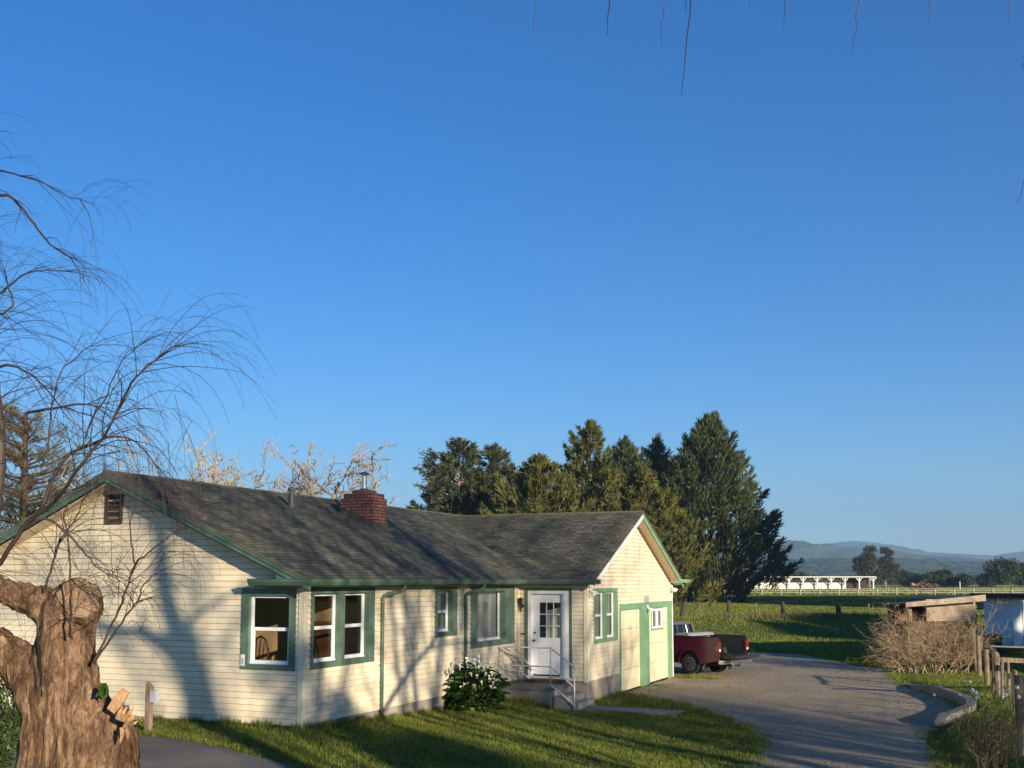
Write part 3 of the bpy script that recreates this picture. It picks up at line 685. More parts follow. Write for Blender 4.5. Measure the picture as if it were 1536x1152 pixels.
mb.hexa([(cx0-.02,cy0-.012,zr(cx0)-.03),(cx1+.02,cy0-.012,zr(cx1)-.03),(cx1+.02,cy0-.002,zr(cx1)-.03),(cx0-.02,cy0-.002,zr(cx0)-.03),(cx0-.02,cy0-.012,zr(cx0)+.17),(cx1+.02,cy0-.012,zr(cx1)+.17),(cx1+.02,cy0-.002,zr(cx1)+.17),(cx0-.02,cy0-.002,zr(cx0)+.17)])
mb.box((cx1+.002,cy0-.012,zr(cx1)-.06),(cx1+.014,cy1+.02,zr(cx1)+.15)); mb.build('base_flashing',M['lead'],ch)
# roof vents
mb=MB(); bx,by=-3.29,4.35; z=zm(bx)
mb.tube([(bx,by,z-.05),(bx,by,z+.06),(bx,by,z+.07),(bx,by,z+.40)],[.095,.08,.062,.062],14); mb.tube([(bx,by,z+.36),(bx,by,z+.37),(bx,by,z+.43),(bx,by,z+.44)],[.07,.085,.085,.07],14); mb.build('roof_vent_pipe',M['graymetal'],roof)
mb=MB(); bx,by=-.86,6.35; z=zm(bx); mb.tube([(bx,by,z-.05),(bx,by,z+.18)],.026,10); mb.tube([(bx,by,z-.02),(bx,by,z+.03)],[.06,.03],10); mb.build('roof_vent_pipe',M['blackmetal'],roof)
mb=MB(); bx,by=-2.65,5.75; z=zm(bx); mb.tube([(bx,by,z-.05),(bx,by,z+.17)],.026,10); mb.build('roof_vent_pipe',M['blackmetal'],roof)

# porch steps + rails
st=empty('porch_steps',W(.8,9,0),TH,'concrete landing with steps below the white front door','steps')
def SP(x,y,z): return (x-.8,y-9,z)
mb=MB(); mb.box(SP(.06,8.3,-.2),SP(1.42,9.66,.45)); mb.build('landing_base',M['concrete'],st)
mb=MB(); mb.box(SP(.03,8.26,.452),SP(1.46,9.66,.53)); mb.build('landing_slab',M['kerb'],st)
mb=MB(); mb.box(SP(1.47,8.34,-.2),SP(1.78,9.6,.33)); mb.box(SP(1.78,8.36,-.2),SP(2.06,9.58,.18)); mb.build('step',M['concrete'],st)
mb=MB(); mb.box(SP(.35,9.3,.532),SP(1.3,9.655,.60)); mb.build('door_step',M['brownwood'],st)
hr=empty('handrail',W(.18,8.3,.53),TH,'white welded pipe handrail around the porch landing','handrail')
def HP(x,y,z): return (x-.18,y-8.3,z-.53)
mb=MB(); r=.02
A=(.18,8.3); B=(1.40,8.3); C=(2.0,8.3); D=(.2,9.5)
for (x,y,z0,z1) in ((*A,.53,1.46),(*B,.53,1.46),(*C,.02,1.03),(*D,.53,1.12)): mb=MB(); mb.tube([HP(x,y,z0),HP(x,y,z1)],r,8); mb.build('post',M['rail'],hr,smooth=True)
mb=MB()
mb.tube([HP(*A,1.46),HP(*B,1.46),HP(*C,1.03)],r,8); mb.tube([HP(*A,1.02),HP(*B,1.02),HP(*C,.56)],r*.9,8); mb.tube([HP(*B,.60),HP(*C,.14)],r*1.3,8)
mb.tube([HP(*A,1.44),HP(*D,1.12),HP(.45,9.62,.8)],r,8); mb.tube([HP(*A,1.0),HP(*D,.72),HP(.38,9.62,.56)],r*.9,8)
mb.build('rail',M['rail'],hr)
# little post with grey utility box near the path
p=(-6.18,18.69); po=empty('utility_post',(p[0],p[1],G(*p)-.02),TH,'brown wooden stub post with a small grey box, in front of the gable wall','post')
mb=MB(); mb.hexa([(-.05,-.045,-.1),(.05,-.045,-.1),(.05,.045,-.1),(-.05,.045,-.1),(-.05,-.045,.86),(.05,-.045,.78),(.05,.045,.78),(-.05,.045,.86)]); mb.build('stake',M['oldwood'],po)
mb=MB(); mb.box((.052,-.05,.52),(.16,.05,.72)); mb.box((.16,-.04,.55),(.185,.04,.66)); mb.build('outlet_box',M['putty'],po)
# ---------------------------------------------------------------- camera
PITCH=math.atan(159/1620)
cam=bpy.data.cameras.new('camera'); co=bpy.data.objects.new('camera',cam); COL.objects.link(co)
co.location=(0,0,EYE); co.rotation_euler=(math.pi/2+PITCH,0,0)
cam.sensor_width=36; cam.lens=36*1620/1536; cam.shift_y=(711-576)/1536; cam.clip_end=30000; cam.clip_start=.1
scene.camera=co
def at(x,y,Y):                       # photo position (1536 wide) at distance Y
    a=(x-768)/1620; b=(711-y)/1620
    d=Vector((a,math.cos(PITCH)-b*math.sin(PITCH),math.sin(PITCH)+b*math.cos(PITCH)))
    return Vector((0,0,EYE))+d*(Y/d.y)
# ---------------------------------------------------------------- sky and sun
w=bpy.data.worlds.new('World'); scene.world=w; w.use_nodes=True; nt=w.node_tree; bg=nt.nodes['Background']
sky=nt.nodes.new('ShaderNodeTexSky'); sky.sky_type='NISHITA'; sky.sun_disc=False
sky.sun_elevation=R(12.5); sky.sun_rotation=SUNAZ; sky.altitude=0; sky.air_density=1.0; sky.dust_density=.1; sky.ozone_density=5.0
hs=nt.nodes.new('ShaderNodeHueSaturation'); hs.inputs['Saturation'].default_value=1.22; hs.inputs['Hue'].default_value=.509; nt.links.new(sky.outputs[0],hs.inputs['Color']); nt.links.new(hs.outputs[0],bg.inputs['Color']); bg.inputs['Strength'].default_value=.094
sl_=bpy.data.lights.new('sun','SUN'); sl_.energy=5.0; sl_.angle=R(.55); sl_.color=(1.0,.85,.66)
so=bpy.data.objects.new('sun',sl_); COL.objects.link(so); so.rotation_euler=SUN.to_track_quat('Z','Y').to_euler(); so.location=(20,-20,20)
scene.view_settings.view_transform='Standard'; scene.view_settings.look='None'; scene.view_settings.gamma=1; scene.view_settings.exposure=.85
scene.cycles.max_bounces=6; scene.cycles.transparent_max_bounces=12; scene.cycles.use_denoising=True
# ---------------------------------------------------------------- foliage tools
def unit(v): return v/np.maximum(np.linalg.norm(v,axis=-1,keepdims=True),1e-9)
def blades_mesh(name, Pn, D, Ln, Wd, mat, parent=None, fold=True):
    """pointed leaf/spray blades: rooted at Pn, along D (unit), length Ln, width Wd"""
    n=len(Pn); rv=nr.normal(size=(n,3)); S=unit(np.cross(D,rv)); 
    mid=Pn+D*(Ln*.45)[:,None]; tip=Pn+D*Ln[:,None]
    V=np.stack([Pn,mid+S*(Wd*.5)[:,None],tip,mid-S*(Wd*.5)[:,None]],1).reshape(-1,3)
    F=(np.arange(n)*4)[:,None]+np.array([0,1,2,3])[None]
    return mesh_np(name,V,F,mat,parent,4)
def grow(mb, p, d, ln, r, lev, cfg, tips=None):
    seg=max(3,int(ln/cfg['seg'][min(lev,len(cfg['seg'])-1)])); pts=[Vector(p)]; d=Vector(d).normalized(); rs=[r]; tp=cfg.get('taper',.35)
    wig=cfg['wig'][min(lev,len(cfg['wig'])-1)]; up=cfg['up'][min(lev,len(cfg['up'])-1)]
    for i in range(seg):
        d=(d+Vector((rng.gauss(0,wig),rng.gauss(0,wig),rng.gauss(0,wig)+up))).normalized()
        pts.append(pts[-1]+d*ln/seg); rs.append(r*(1-(1-tp)*(i+1)/seg))
    mb.tube(pts,rs,cfg['sides'][min(lev,len(cfg['sides'])-1)],cap=lev<2)
    if lev+1<cfg['levels']:
        nch=cfg['n'][lev]
        for k in range(nch):
            t=cfg.get('t0',.3)+(1-cfg.get('t0',.3))*(k+rng.random())/nch; i=min(seg-1,int(t*seg)); f=t*seg-i
            q=pts[i].lerp(pts[i+1],f); dd=(pts[i+1]-pts[i]).normalized()
            ax=dd.cross(Vector((rng.gauss(0,1),rng.gauss(0,1),rng.gauss(0,1)))).normalized()
            a=R(rng.uniform(*cfg['ang'])); nd=dd*math.cos(a)+ax*math.sin(a)
            grow(mb,q,nd,ln*rng.uniform(*cfg['lr']),max(cfg['rmin'],rs[i]*rng.uniform(.45,.65)),lev+1,cfg,tips)
    elif tips is not None: tips.append((pts[-1],d))
# generic conifer with plume clusters on an envelope
def conifer(name, base, h, prof, mat, trunkmat, ncl, per, bl, bw, up=.5, wind=(0,0), gap=0.0, z0=.08, tr=.35, label=None, group=None, cat='tree', droop=0, plume=1.0, inner=.25, branches=40, mod=1.0):
    root=empty(name,base,rng.uniform(0,6),label,cat,group); root.rotation_euler.z=0
    mb=MB(); top=Vector((wind[0]*.3*h,wind[1]*.3*h,h*.97))
    tp=[Vector((top.x*t*t,top.y*t*t,h*.97*t)) for t in (0,.2,.4,.6,.8,1)]; tp[0].z=-.3
    mb.tube(tp,[tr*1.15,tr*.9,tr*.7,tr*.5,tr*.28,tr*.06],8)
    pz=[a for a,b in prof]; pr=[b for a,b in prof]
    def R_(t,a):
        return np.interp(t,pz,pr)*(1+mod*(.22*np.sin(a*3+t*9+base[0])+.15*np.sin(a*5-t*17)))
    P_=[];D_=[];L_=[]
    hh=nr.random(ncl); 
    # more clusters where the crown is wide
    wgt=np.interp(hh,pz,pr)/max(pr); keep=nr.random(ncl)<(.25+.75*wgt); hh=hh[keep]
    hh=z0+(1-z0)*hh
    ang=nr.random(len(hh))*2*np.pi
    for t,a in zip(hh,ang):
        r=R_(t,a)*(nr.uniform(.84,1.14) if nr.random()>inner else nr.uniform(.35,.8)); 
        out=np.array([math.cos(a),math.sin(a),0.0]); ctr=np.array([top.x*t*t,top.y*t*t,h*t])
        d=unit(out+np.array([wind[0],wind[1],up+.8*t*up])+nr.normal(0,.15,3)); tipp=ctr+out*r
        bl_=bl*plume*nr.uniform(1.3,3.2)*(1.0-.35*t)
        if gap and noise.noise(Vector(tipp*.35))>.5-gap: continue
        k=per; s=nr.random(k)**.8
        c=tipp[None]-d[None]*(bl_*(1-s))[:,None]+nr.normal(0,1,(k,3))*(.04+.26*(1-s))[:,None]*bl*1.1
        P_.append(c); D_.append(unit(d[None]*1.0+nr.normal(0,.38,(k,3))+np.array([0,0,-droop]))); L_.append(nr.uniform(.6,1.15,k)*bl)
    P_=np.concatenate(P_);D_=np.concatenate(D_);L_=np.concatenate(L_)
    for k in range(branches):
        t=nr.uniform(z0*.6,.92); a=nr.random()*6.283; r=R_(t,a)*.8; b=Vector((top.x*t*t,top.y*t*t,h*t*.96)); e=Vector((b.x+math.cos(a)*r,b.y+math.sin(a)*r,b.z+up*r*.45))
        mb.tube([b,(b+e)/2+Vector((0,0,.1*r)),e],[tr*.22,tr*.13,tr*.03],4,cap=False)
    mb.build('trunk',trunkmat,root)
    o=blades_mesh('crown',P_,D_,L_,L_*bw,mat,root)
    return root
# ---------------------------------------------------------------- lawn blades
house_poly=[tuple(W(*p,0))[:2] for p in ((MX,0),(0,0),(0,9.7),(WX,9.7),(WX,12.4),(WX,LM),(MX,LM))]
steps_poly=[tuple(W(*p,0))[:2] for p in ((.03,8.25),(2.1,8.25),(2.1,9.7),(.03,9.7))]
def grass(name, n, xr, yr, hmin, hmax, mat, extra=None, wdt=.012, dens=None):
    X=nr.uniform(*xr,n); Y=nr.uniform(*yr,n)
    ok=~inpoly(X,Y,dp) & ~inpoly(X,Y,path_poly) & ~inpoly(X,Y,house_poly) & ~inpoly(X,Y,steps_poly) & ~inpoly(X,Y,walk_poly)
    ok&=np.abs(X)/np.maximum(Y,1)<.56
    if extra is not None: ok&=extra(X,Y)
    cl=np.sin(X*1.7+np.sin(Y*2.3)*1.3)*np.sin(Y*1.9+np.sin(X*1.1)*2); cl2=np.sin(X*6.1+Y*2.2)*np.sin(Y*7.3-X*3.1)
    ok&=nr.random(n)<(.72+.18*cl+.12*cl2)
    X=X[ok];Y=Y[ok];k=len(X); P_=np.stack([X,Y,gz(X,Y)-.005],-1)
    D_=unit(np.stack([nr.normal(0,.45,k),nr.normal(0,.45,k),np.ones(k)],-1)); 
    hh=nr.uniform(hmin,hmax,k)*(1+.35*cl[ok]+.25*cl2[ok]); 
    S=unit(np.cross(D_,nr.normal(size=(k,3))))*wdt*.5
    tip=P_+D_*hh[:,None]; V=np.stack([P_-S,P_+S,tip],1).reshape(-1,3); F=np.arange(3*k).reshape(-1,3)
    o=mesh_np(name,V,F,mat,n=3); tag(o,kind='stuff'); return o
g1=grass('lawn_grass',520000,(-9,6.5),(13,30),.03,.085,M['blade'],lambda X,Y: True, .011)
g2=grass('lawn_grass',260000,(6.5,18),(14,41),.03,.10,M['blade'],lambda X,Y:(X/np.maximum(Y,1)<.53),.014)
# taller tufts along walls, drive edges
def tufts(name, line, n, spread, hmin, hmax, mat, wdt=.016):
    seg=[(line[i],line[i+1]) for i in range(len(line)-1)]; ln=np.array([math.hypot(b[0]-a[0],b[1]-a[1]) for a,b in seg]); pr=ln/ln.sum()
    idx=nr.choice(len(seg),n,p=pr); t=nr.random(n); A=np.array([s[0] for s in seg])[idx]; B=np.array([s[1] for s in seg])[idx]
    C=A+(B-A)*t[:,None]+nr.normal(0,spread,(n,2)); q=np.sin(C[:,0]*5+C[:,1]*3)*np.sin(C[:,1]*6.7-C[:,0]*2)
    ok=q>-.35; C=C[ok]; q=q[ok]; k=len(C)
    P_=np.stack([C[:,0],C[:,1],gz(C[:,0],C[:,1])-.01],-1); D_=unit(np.stack([nr.normal(0,.35,k),nr.normal(0,.35,k),np.ones(k)],-1)); hh=nr.uniform(hmin,hmax,k)*(1+.6*q)
    S=unit(np.cross(D_,nr.normal(size=(k,3))))*wdt*.5; V=np.stack([P_-S,P_+S,P_+D_*hh[:,None]],1).reshape(-1,3)
    o=mesh_np(name,V,np.arange(3*k).reshape(-1,3),mat,n=3); return tag(o,kind='stuff')
hl=[tuple(W(*p,0))[:2] for p in ((MX,-.06),(.06,-.06),(.08,8.1))]
tufts('wall_weeds',hl,9000,.06,.05,.17,M['blade'])
hl2=[tuple(W(*p,0))[:2] for p in ((.2,8.2),(1.4,8.2))]; tufts('wall_weeds',hl2,900,.06,.08,.22,M['blade'])
hl3=[tuple(W(*p,0))[:2] for p in ((2.0,9.75),(1.95,12.2),(2.3,11.9),(4.3,9.7),(2.2,9.6),(2.6,11),(3.6,9.9))]; tufts('walkway_grass',hl3,9000,.22,.05,.15,M['blade'])
hl4=[tuple(W(*p,0))[:2] for p in ((1.98,17.8),(2.2,18.3),(3.1,17.9),(2.2,18.0))]; tufts('corner_grass',hl4,2500,.25,.05,.12,M['blade'])
tufts('bank_grass',[(14,74.5),(20,75.0),(25,75.2)],9000,1.3,.08,.38,M['dryblade'],.06)
def field(name,n,xr,yr,hh,wd,mat):
    X=nr.uniform(*xr,n); Y=nr.uniform(*yr,n); ok=(X/Y<.56)&(X/Y>-.05)&~inpoly(X,Y,dp); X=X[ok];Y=Y[ok]
    k=len(X)
    P_=np.stack([X,Y,gz(X,Y)-.01],-1); D_=unit(np.stack([nr.normal(0,.4,k),nr.normal(0,.4,k),np.ones(k)],-1)); h_=nr.uniform(.5,1.2,k)*hh
    S=unit(np.cross(D_,nr.normal(size=(k,3))))*wd*.5; V=np.stack([P_-S,P_+S,P_+D_*h_[:,None]],1).reshape(-1,3)
    return tag(mesh_np(name,V,np.arange(3*k).reshape(-1,3),mat,n=3),kind='stuff')
field('pasture_grass',150000,(0,45),(40,80),.11,.045,M['blade'])
field('pasture_grass',250000,(5,75),(70,230),.13,.10,M['blade'])
field('pasture_grass',110000,(20,360),(225,640),.35,.9,M['blade'])
tufts('drive_edge_grass',left[1:],9000,.10,.03,.12,M['blade'],.012)
tufts('drive_edge_grass',[(x,y) for y,x in RB],6000,.10,.03,.12,M['blade'],.014)
tufts('field_edge_grass',[(4,48),(10,48),(12.6,45.5),(13.3,39.5),(14.5,38.2)],14000,.35,.06,.2,M['blade'],.03)
# loose gravel on the driveway
n=26000; X=nr.uniform(2,14,n); Y=16+30*nr.random(n)**1.5; q=np.sin(X*.8+np.sin(Y*.6)*1.5)*np.sin(Y*.7+1); ok=inpoly(X,Y,dp)&(nr.random(n)<.5+.45*q); X=X[ok];Y=Y[ok];k=len(X)
r=nr.uniform(.006,.02,k)*(1+Y/60); a=nr.random(k)*6.28; c=np.stack([X,Y,np.full(k,.012)],-1)
V=np.stack([c+np.stack([np.cos(a+o_)*r,np.sin(a+o_)*r,np.zeros(k)],-1) for o_ in (0,2.1,4.2)]+[c+np.stack([np.zeros(k),np.zeros(k),r*.9],-1)],1).reshape(-1,3)
F=((np.arange(k)*4)[:,None,None]+np.array([[0,1,3],[1,2,3],[2,0,3]])[None]).reshape(-1,3)
tag(mesh_np('gravel',V,F,leafy('gravel_stones',[(.12,.10,.07),(.24,.20,.14),(.34,.29,.21)],0,.8,.5),n=3),kind='stuff')
# fallen leaves by garage
mb=MB()
for _ in range(160):
    p=W(rng.uniform(1.9,2.6),rng.uniform(12.4,15.5),.03); a=rng.random()*6.28; s=rng.uniform(.02,.045)
    mb.quad([(p.x+s*math.cos(a+k*1.57),p.y+s*math.sin(a+k*1.57),.03+rng.random()*.02) for k in range(4)])
for _ in range(420):
    x=rng.uniform(-7,4.5); y=rng.uniform(14,27); lx,ly_=L(x,y)
    if lx<.1 and ly_>-.1: continue
    a=rng.random()*6.28; s=rng.uniform(.015,.035); z=G(x,y)+rng.uniform(.03,.07); mb.quad([(x+s*math.cos(a+k*1.57),y+s*math.sin(a+k*1.57),z+rng.random()*.02) for k in range(4)])
tag(mb.build('fallen_leaves',M['dryblade']),kind='stuff')

# ---------------------------------------------------------------- calla lily clump
bp=W(.60,5.85,0); ly=empty('calla_lily_clump',(bp.x,bp.y,G(bp.x,bp.y)),0,'dense dark green calla lily clump with white flowers against the long wall','plant')
mb=MB(); fl=MB(); lp=MB(); base_l=[]
def lily_leaf(mb,p,d,ln,wd):
    d=Vector(d).normalized(); s=d.cross(Vector((0,0,1))).normalized(); n=s.cross(d)
    q=[p, p+d*ln*.1+s*wd*.42-n*.02, p+d*ln*.35+s*wd*.5+n*.02, p+d*ln*.75+s*wd*.22, p+d*ln-Vector((0,0,.05)), p+d*ln*.75-s*wd*.22, p+d*ln*.35-s*wd*.5+n*.02, p+d*ln*.1-s*wd*.42-n*.02]
    m=p+d*ln*.4-n*.03
    base=len(mb.v); mb.v+= [tuple(x) for x in q]+[tuple(m)]
    for i in range(8): mb.f.append((base+i,base+(i+1)%8,base+8)); mb.uv.append([(0,0)]*3)
for k in range(430):
    a=rng.random()*6.283; rr=math.sqrt(rng.random())*.52; hgt=rng.uniform(.10,1.02)*(1-.35*(rr/.55)**2); x=rr*math.cos(a); y=rr*math.sin(a)
    if rng.random()<.35: lp.tube([(x*.35,y*.35,0),(x*.7,y*.7,hgt*.55),(x,y,hgt)],[.012,.01,.007],4)
    lily_leaf(mb,Vector((x,y,hgt)),(math.cos(a)+rng.gauss(0,.5),math.sin(a)+rng.gauss(0,.5),rng.uniform(-.45,.5)),rng.uniform(.18,.34),rng.uniform(.10,.19))
for k in range(26):
    a=-1.2+rng.gauss(0,.7); r=rng.uniform(.1,.3); lp.tube([(r*math.cos(a)*.9,r*math.sin(a)*.9,0),(r*math.cos(a)*1.2,r*math.sin(a)*1.2,.32)],[.02,.014],5)
mb.build('leaves',M['lilyleaf'],ly); lp.build('stems',M['lilystem'],ly)
for k in range(52):
    a=rng.random()*6.283; rr=math.sqrt(rng.random())*.62; x=rr*math.cos(a)-.05; y=rr*math.sin(a)*.9-.1; z=1.06-.4*rr+rng.uniform(-.12,.22)
    if k>32: z-=.3
    fl=MB(); tl=0; tp=Vector((x,y,z)); dr_=Vector((rng.uniform(-.7,.8),rng.uniform(-.9,.2),1)).normalized(); u=dr_.cross(Vector((1,0,.1))).normalized(); v=dr_.cross(u)
    rings=[(0,.007),(.04,.011),(.07,.020),(.09,.038)]; pts=[]
    for (t,r) in rings: pts.append([tp+dr_*(t+(.05*math.cos(2*math.pi*i/8) if t>.09 else 0))+(u*math.cos(2*math.pi*i/8)+v*math.sin(2*math.pi*i/8))*r for i in range(8)])
    for i in range(3):
        for j in range(8): fl.quad([pts[i][j],pts[i][(j+1)%8],pts[i+1][(j+1)%8],pts[i+1][j]])
    fo=fl.build('flower',M['petal'],ly)
    sp=MB(); sp.tube([tp,tp+dr_*.10],.006,5); sp.build('spadix',M['lilystem'],fo)

# ---------------------------------------------------------------- foreground willow
wb=at(122,1465,7.0); willow=empty('pollarded_willow',(wb.x,wb.y,G(wb.x,wb.y)),0,'massive cut-back willow trunk in the left foreground with bare weeping twigs','tree')
O=Vector(willow.location)
def wt(pts,d0=7.0):
    out=[];rad=[]
    for q in pts:
        x,y,r=q[:3]; Y=q[3] if len(q)>3 else d0; out.append(at(x,y,Y)-O); rad.append(r)
    return out,rad
tb=MB()
def addt(pts,n=14): p,r=wt(pts); tb.tube(p,r,n)
addt([(128,1560,.52),(126,1450,.43),(124,1330,.35),(122,1240,.31),(119,1152,.285),(110,1090,.25),(98,1040,.215),(95,990,.185),(96,940,.17),(97,905,.155),(95,885,.12)])
addt([(166,1400,.26),(168,1240,.20),(167,1150,.165),(166,1110,.15),(160,1075,.115),(157,1052,.06)])
addt([(98,960,.16),(104,925,.165),(112,906,.155,6.95),(123,896,.14,6.9)])
addt([(112,925,.15),(75,910,.125),(45,901,.108),(10,887,.095),(-40,868,.095),(-110,835,.09),(-200,770,.09)])
addt([(95,1110,.21),(78,1065,.17),(56,1028,.145),(27,993,.13),(-5,970,.12),(-50,945,.12),(-120,905,.12),(-200,860,.12)])
addt([(78,1230,.22),(76,1150,.19),(77,1080,.17)])
tmp=tb.build('tmp',M['bark']); md=tmp.modifiers.new('r','REMESH'); md.mode='VOXEL'; md.voxel_size=.015
ms=tmp.modifiers.new('s','SMOOTH'); ms.iterations=8; ms.factor=.6
dg=bpy.context.evaluated_depsgraph_get(); me=bpy.data.meshes.new_from_object(tmp.evaluated_get(dg)); bpy.data.objects.remove(tmp)
me.name='trunk'; me.materials.clear(); [me.materials.append(M[k]) for k in ('bark','oldcut','cutwood')]
nv=len(me.vertices); co_=np.empty(nv*3,np.float32); me.vertices.foreach_get('co',co_); co_=co_.reshape(-1,3); no=np.empty(nv*3,np.float32); me.vertices.foreach_get('normal',no); no=no.reshape(-1,3)
n1_=unit(np.array([.5,-.62,.5])); cuts=[(np.array(at(117,900,6.94)-O)+n1_*.04,n1_,1,.36),(np.array(at(172,1052,6.86)-O),unit(np.array([.42,-.62,.66])),2,.15)]
flag=np.zeros(nv,int)
disp=np.empty(nv)
for i in range(nv):
    x,y,z=co_[i]; q=Vector((x*7,y*7,z*1.5)); a=noise.noise(q+Vector((noise.noise(Vector((x*2,y*2,z*2)))*2,0,0)))
    b_=noise.noise(Vector((x*17+a*1.5,y*17,z*3.2+a))); disp[i]=-abs(a)*.05+.02-abs(b_)*.035+noise.noise(Vector((x*45,y*45,z*16)))*.006+noise.noise(Vector((x*22,y*22,z*6)))*.012+noise.noise(Vector((x*2.2,y*2.2,z*1.6)))*.045
co_=co_+no*disp[:,None]
for (c,n_,mi,rad) in cuts:
    d=(co_-c)@n_; near=np.linalg.norm(co_-c,axis=1)<rad; m_=(d>0)&near; co_[m_]-=n_*(d[m_]*(.97 if mi==1 else .85))[:,None]; flag[m_]=mi
me.vertices.foreach_set('co',co_.ravel())
for p in me.polygons:
    f=[flag[v] for v in p.vertices]; p.material_index=max(f) if min(f)==max(f) else 0
    p.use_smooth=True
me.update(); trunk=bpy.data.objects.new('trunk',me); COL.objects.link(trunk); trunk.parent=willow
# torn splinters on the broken stub
mb=MB()
def shard(pts,w0,w1,th):
    a=[at(*p)-O for p in pts]
    for q,r,wa,wb_ in zip(a[:-1],a[1:],w0,w1):
        d=(r-q).normalized(); s=d.cross(Vector((.1,-1,.1))).normalized(); n=s.cross(d)*th
        mb.hexa([q-s*wa-n,q+s*wa-n,q+s*wa+n,q-s*wa+n,r-s*wb_-n,r+s*wb_-n,r+s*wb_+n,r-s*wb_+n])
shard([(168,1066,6.80),(178,1050,6.77),(188,1036,6.76)],(.032,.034),(.034,.026),.012)
for (x,y,dx,dy,w_) in ((186,1082,14,-22,.016),(191,1086,13,-14,.014),(181,1080,10,-20,.014),(196,1088,10,-6,.010),(176,1078,8,-18,.012),(188,1090,12,-18,.012),(183,1092,-2,22,.012),(190,1094,2,14,.010)):
    shard([(x,y,6.76),(x+dx*.5+rng.uniform(-2,2),y+dy*.5,6.73),(x+dx,y+dy,6.74)],(w_,w_*.8),(w_*.8,w_*.15),.008)
mb.build('splintered_wood',M['cutwood'],willow)
# crack line between limb and trunk
mb=MB(); p,_=wt([(56,955,0,6.84),(59,985,0,6.82),(61,1010,0,6.80),(63,1045,0,6.78)]); mb.tube(p,[.010,.010,.009,.003],5); mb.build('bark_crack',M['dark'],willow)
# branches
def weep(mb,p,d,ln,r,droop=.16,sub=0,wig=.10,n=None):
    n=n or max(6,int(ln/.09)); pts=[Vector(p)]; d=Vector(d).normalized()
    for i in range(n):
        g=droop*(.4+2.2*i/n)
        d=(d+Vector((rng.gauss(0,wig),rng.gauss(0,wig),-g+rng.gauss(0,wig)))).normalized(); pts.append(pts[-1]+d*ln/n)
    rs=[max(r*(1-.8*i/n),.0009) for i in range(n+1)]
    mb.tube(pts,rs,3 if r<.006 else 5,cap=False)
    if sub:
        for k in range(sub):
            i=rng.randint(1,n-2); dd=(pts[i+1]-pts[i]).normalized(); e=Vector((rng.gauss(0,.6),rng.gauss(0,.6),rng.gauss(.15,.5)))
            weep(mb,pts[i],dd+e,ln*rng.uniform(.3,.7),rs[i]*.6,droop*1.1,0,wig)
    return pts
bm_=MB(); tw=MB()
prim=[
 [(-35,900,.045,6.6),(-25,860,.04),(-14,800,.038),(-4,740,.036),(1,690,.033),(0,640,.03),(-5,600,.028),(-20,565,.025),(-46,520,.02)],
 [(-30,870,.03,6.7),(0,843,.016,6.6),(35,792,.014,6.5),(75,757,.0125,6.4),(95,736,.0115,6.3),(120,700,.010,6.2),(150,662,.0085,6.2),(166,638,.0075,6.1),(180,605,.008,6.1),(205,565,.006,6.0),(238,535,.005,6),(262,520,.004,6)],
 [(60,768,.012,6.5),(95,690,.011,6.5),(125,672,.009),(170,655,.007),(205,664,.005),(235,700,.0035)],
 [(62,700,.008,6.8),(72,670,.007),(76,620,.006),(82,590,.005),(97,550,.004),(135,520,.003)],
 [(128,660,.007,6.4),(140,625,.006),(158,600,.005),(166,575,.004),(185,540,.003),(205,522,.002)],
 [(40,620,.010,7.2),(80,612,.009),(130,606,.006),(160,622,.004),(185,650,.003)],
 [(105,955,.007,6.74),(106,940,.007,6.70),(106,900,.007,6.66),(104,850,.006),(102,805,.005),(96,770,.006),(112,735,.004),(125,712,.003)],
 [(141,995,.009,6.84),(160,955,.008),(178,915,.0075),(193,875,.007),(202,848,.006),(232,822,.005),(262,798,.004),(290,776,.003)],
 [(202,848,.006,6.8),(197,815,.005),(196,780,.004),(206,757,.003),(216,750,.002)],
 [(141,995,.007,6.84),(165,960,.008),(188,925,.006),(206,902,.005),(214,880,.004),(232,862,.003)],
 [(68,885,.007,6.84),(78,850,.007),(86,820,.008),(94,805,.007),(112,780,.005),(122,755,.003)],
 [(38,790,.008,6.5),(70,778,.008),(98,798,.007),(120,820,.006),(140,845,.004),(158,860,.003)],
 [(0,292,.010,6.4),(22,300,.009),(50,335,.008),(75,365,.006),(104,385,.004)],
 [(0,255,.006,6.4),(30,263,.005),(60,272,.004),(100,295,.003),(120,300,.002)],
 [(0,440,.008,7.2),(18,425,.007),(40,410,.005),(70,405,.004),(100,408,.003)],
 [(-20,560,.010,6.9),(10,548,.009),(45,560,.007),(80,595,.005),(100,625,.003)],
 [(-20,470,.010,7.1),(5,470,.008),(20,455,.007),(12,430,.006),(8,410,.004),(0,390,.003)],
]
bp_=[]
for b in prim:
    Y=b[0][3]; q=[]
    for t in b:
        if len(t)>3: Y=t[3]
        q.append((t[0],t[1],Y,t[2]))
    c=catmull(q,4); pts=[at(x,y,YY)-O for x,y,YY,r in c]; rr=[max(.0012,t[3]) for t in c]
    pts=[p+Vector((rng.gauss(0,.003),rng.gauss(0,.003),rng.gauss(0,.003))) for p in pts]
    bm_.tube(pts,rr,6); bp_.append((pts,rr))
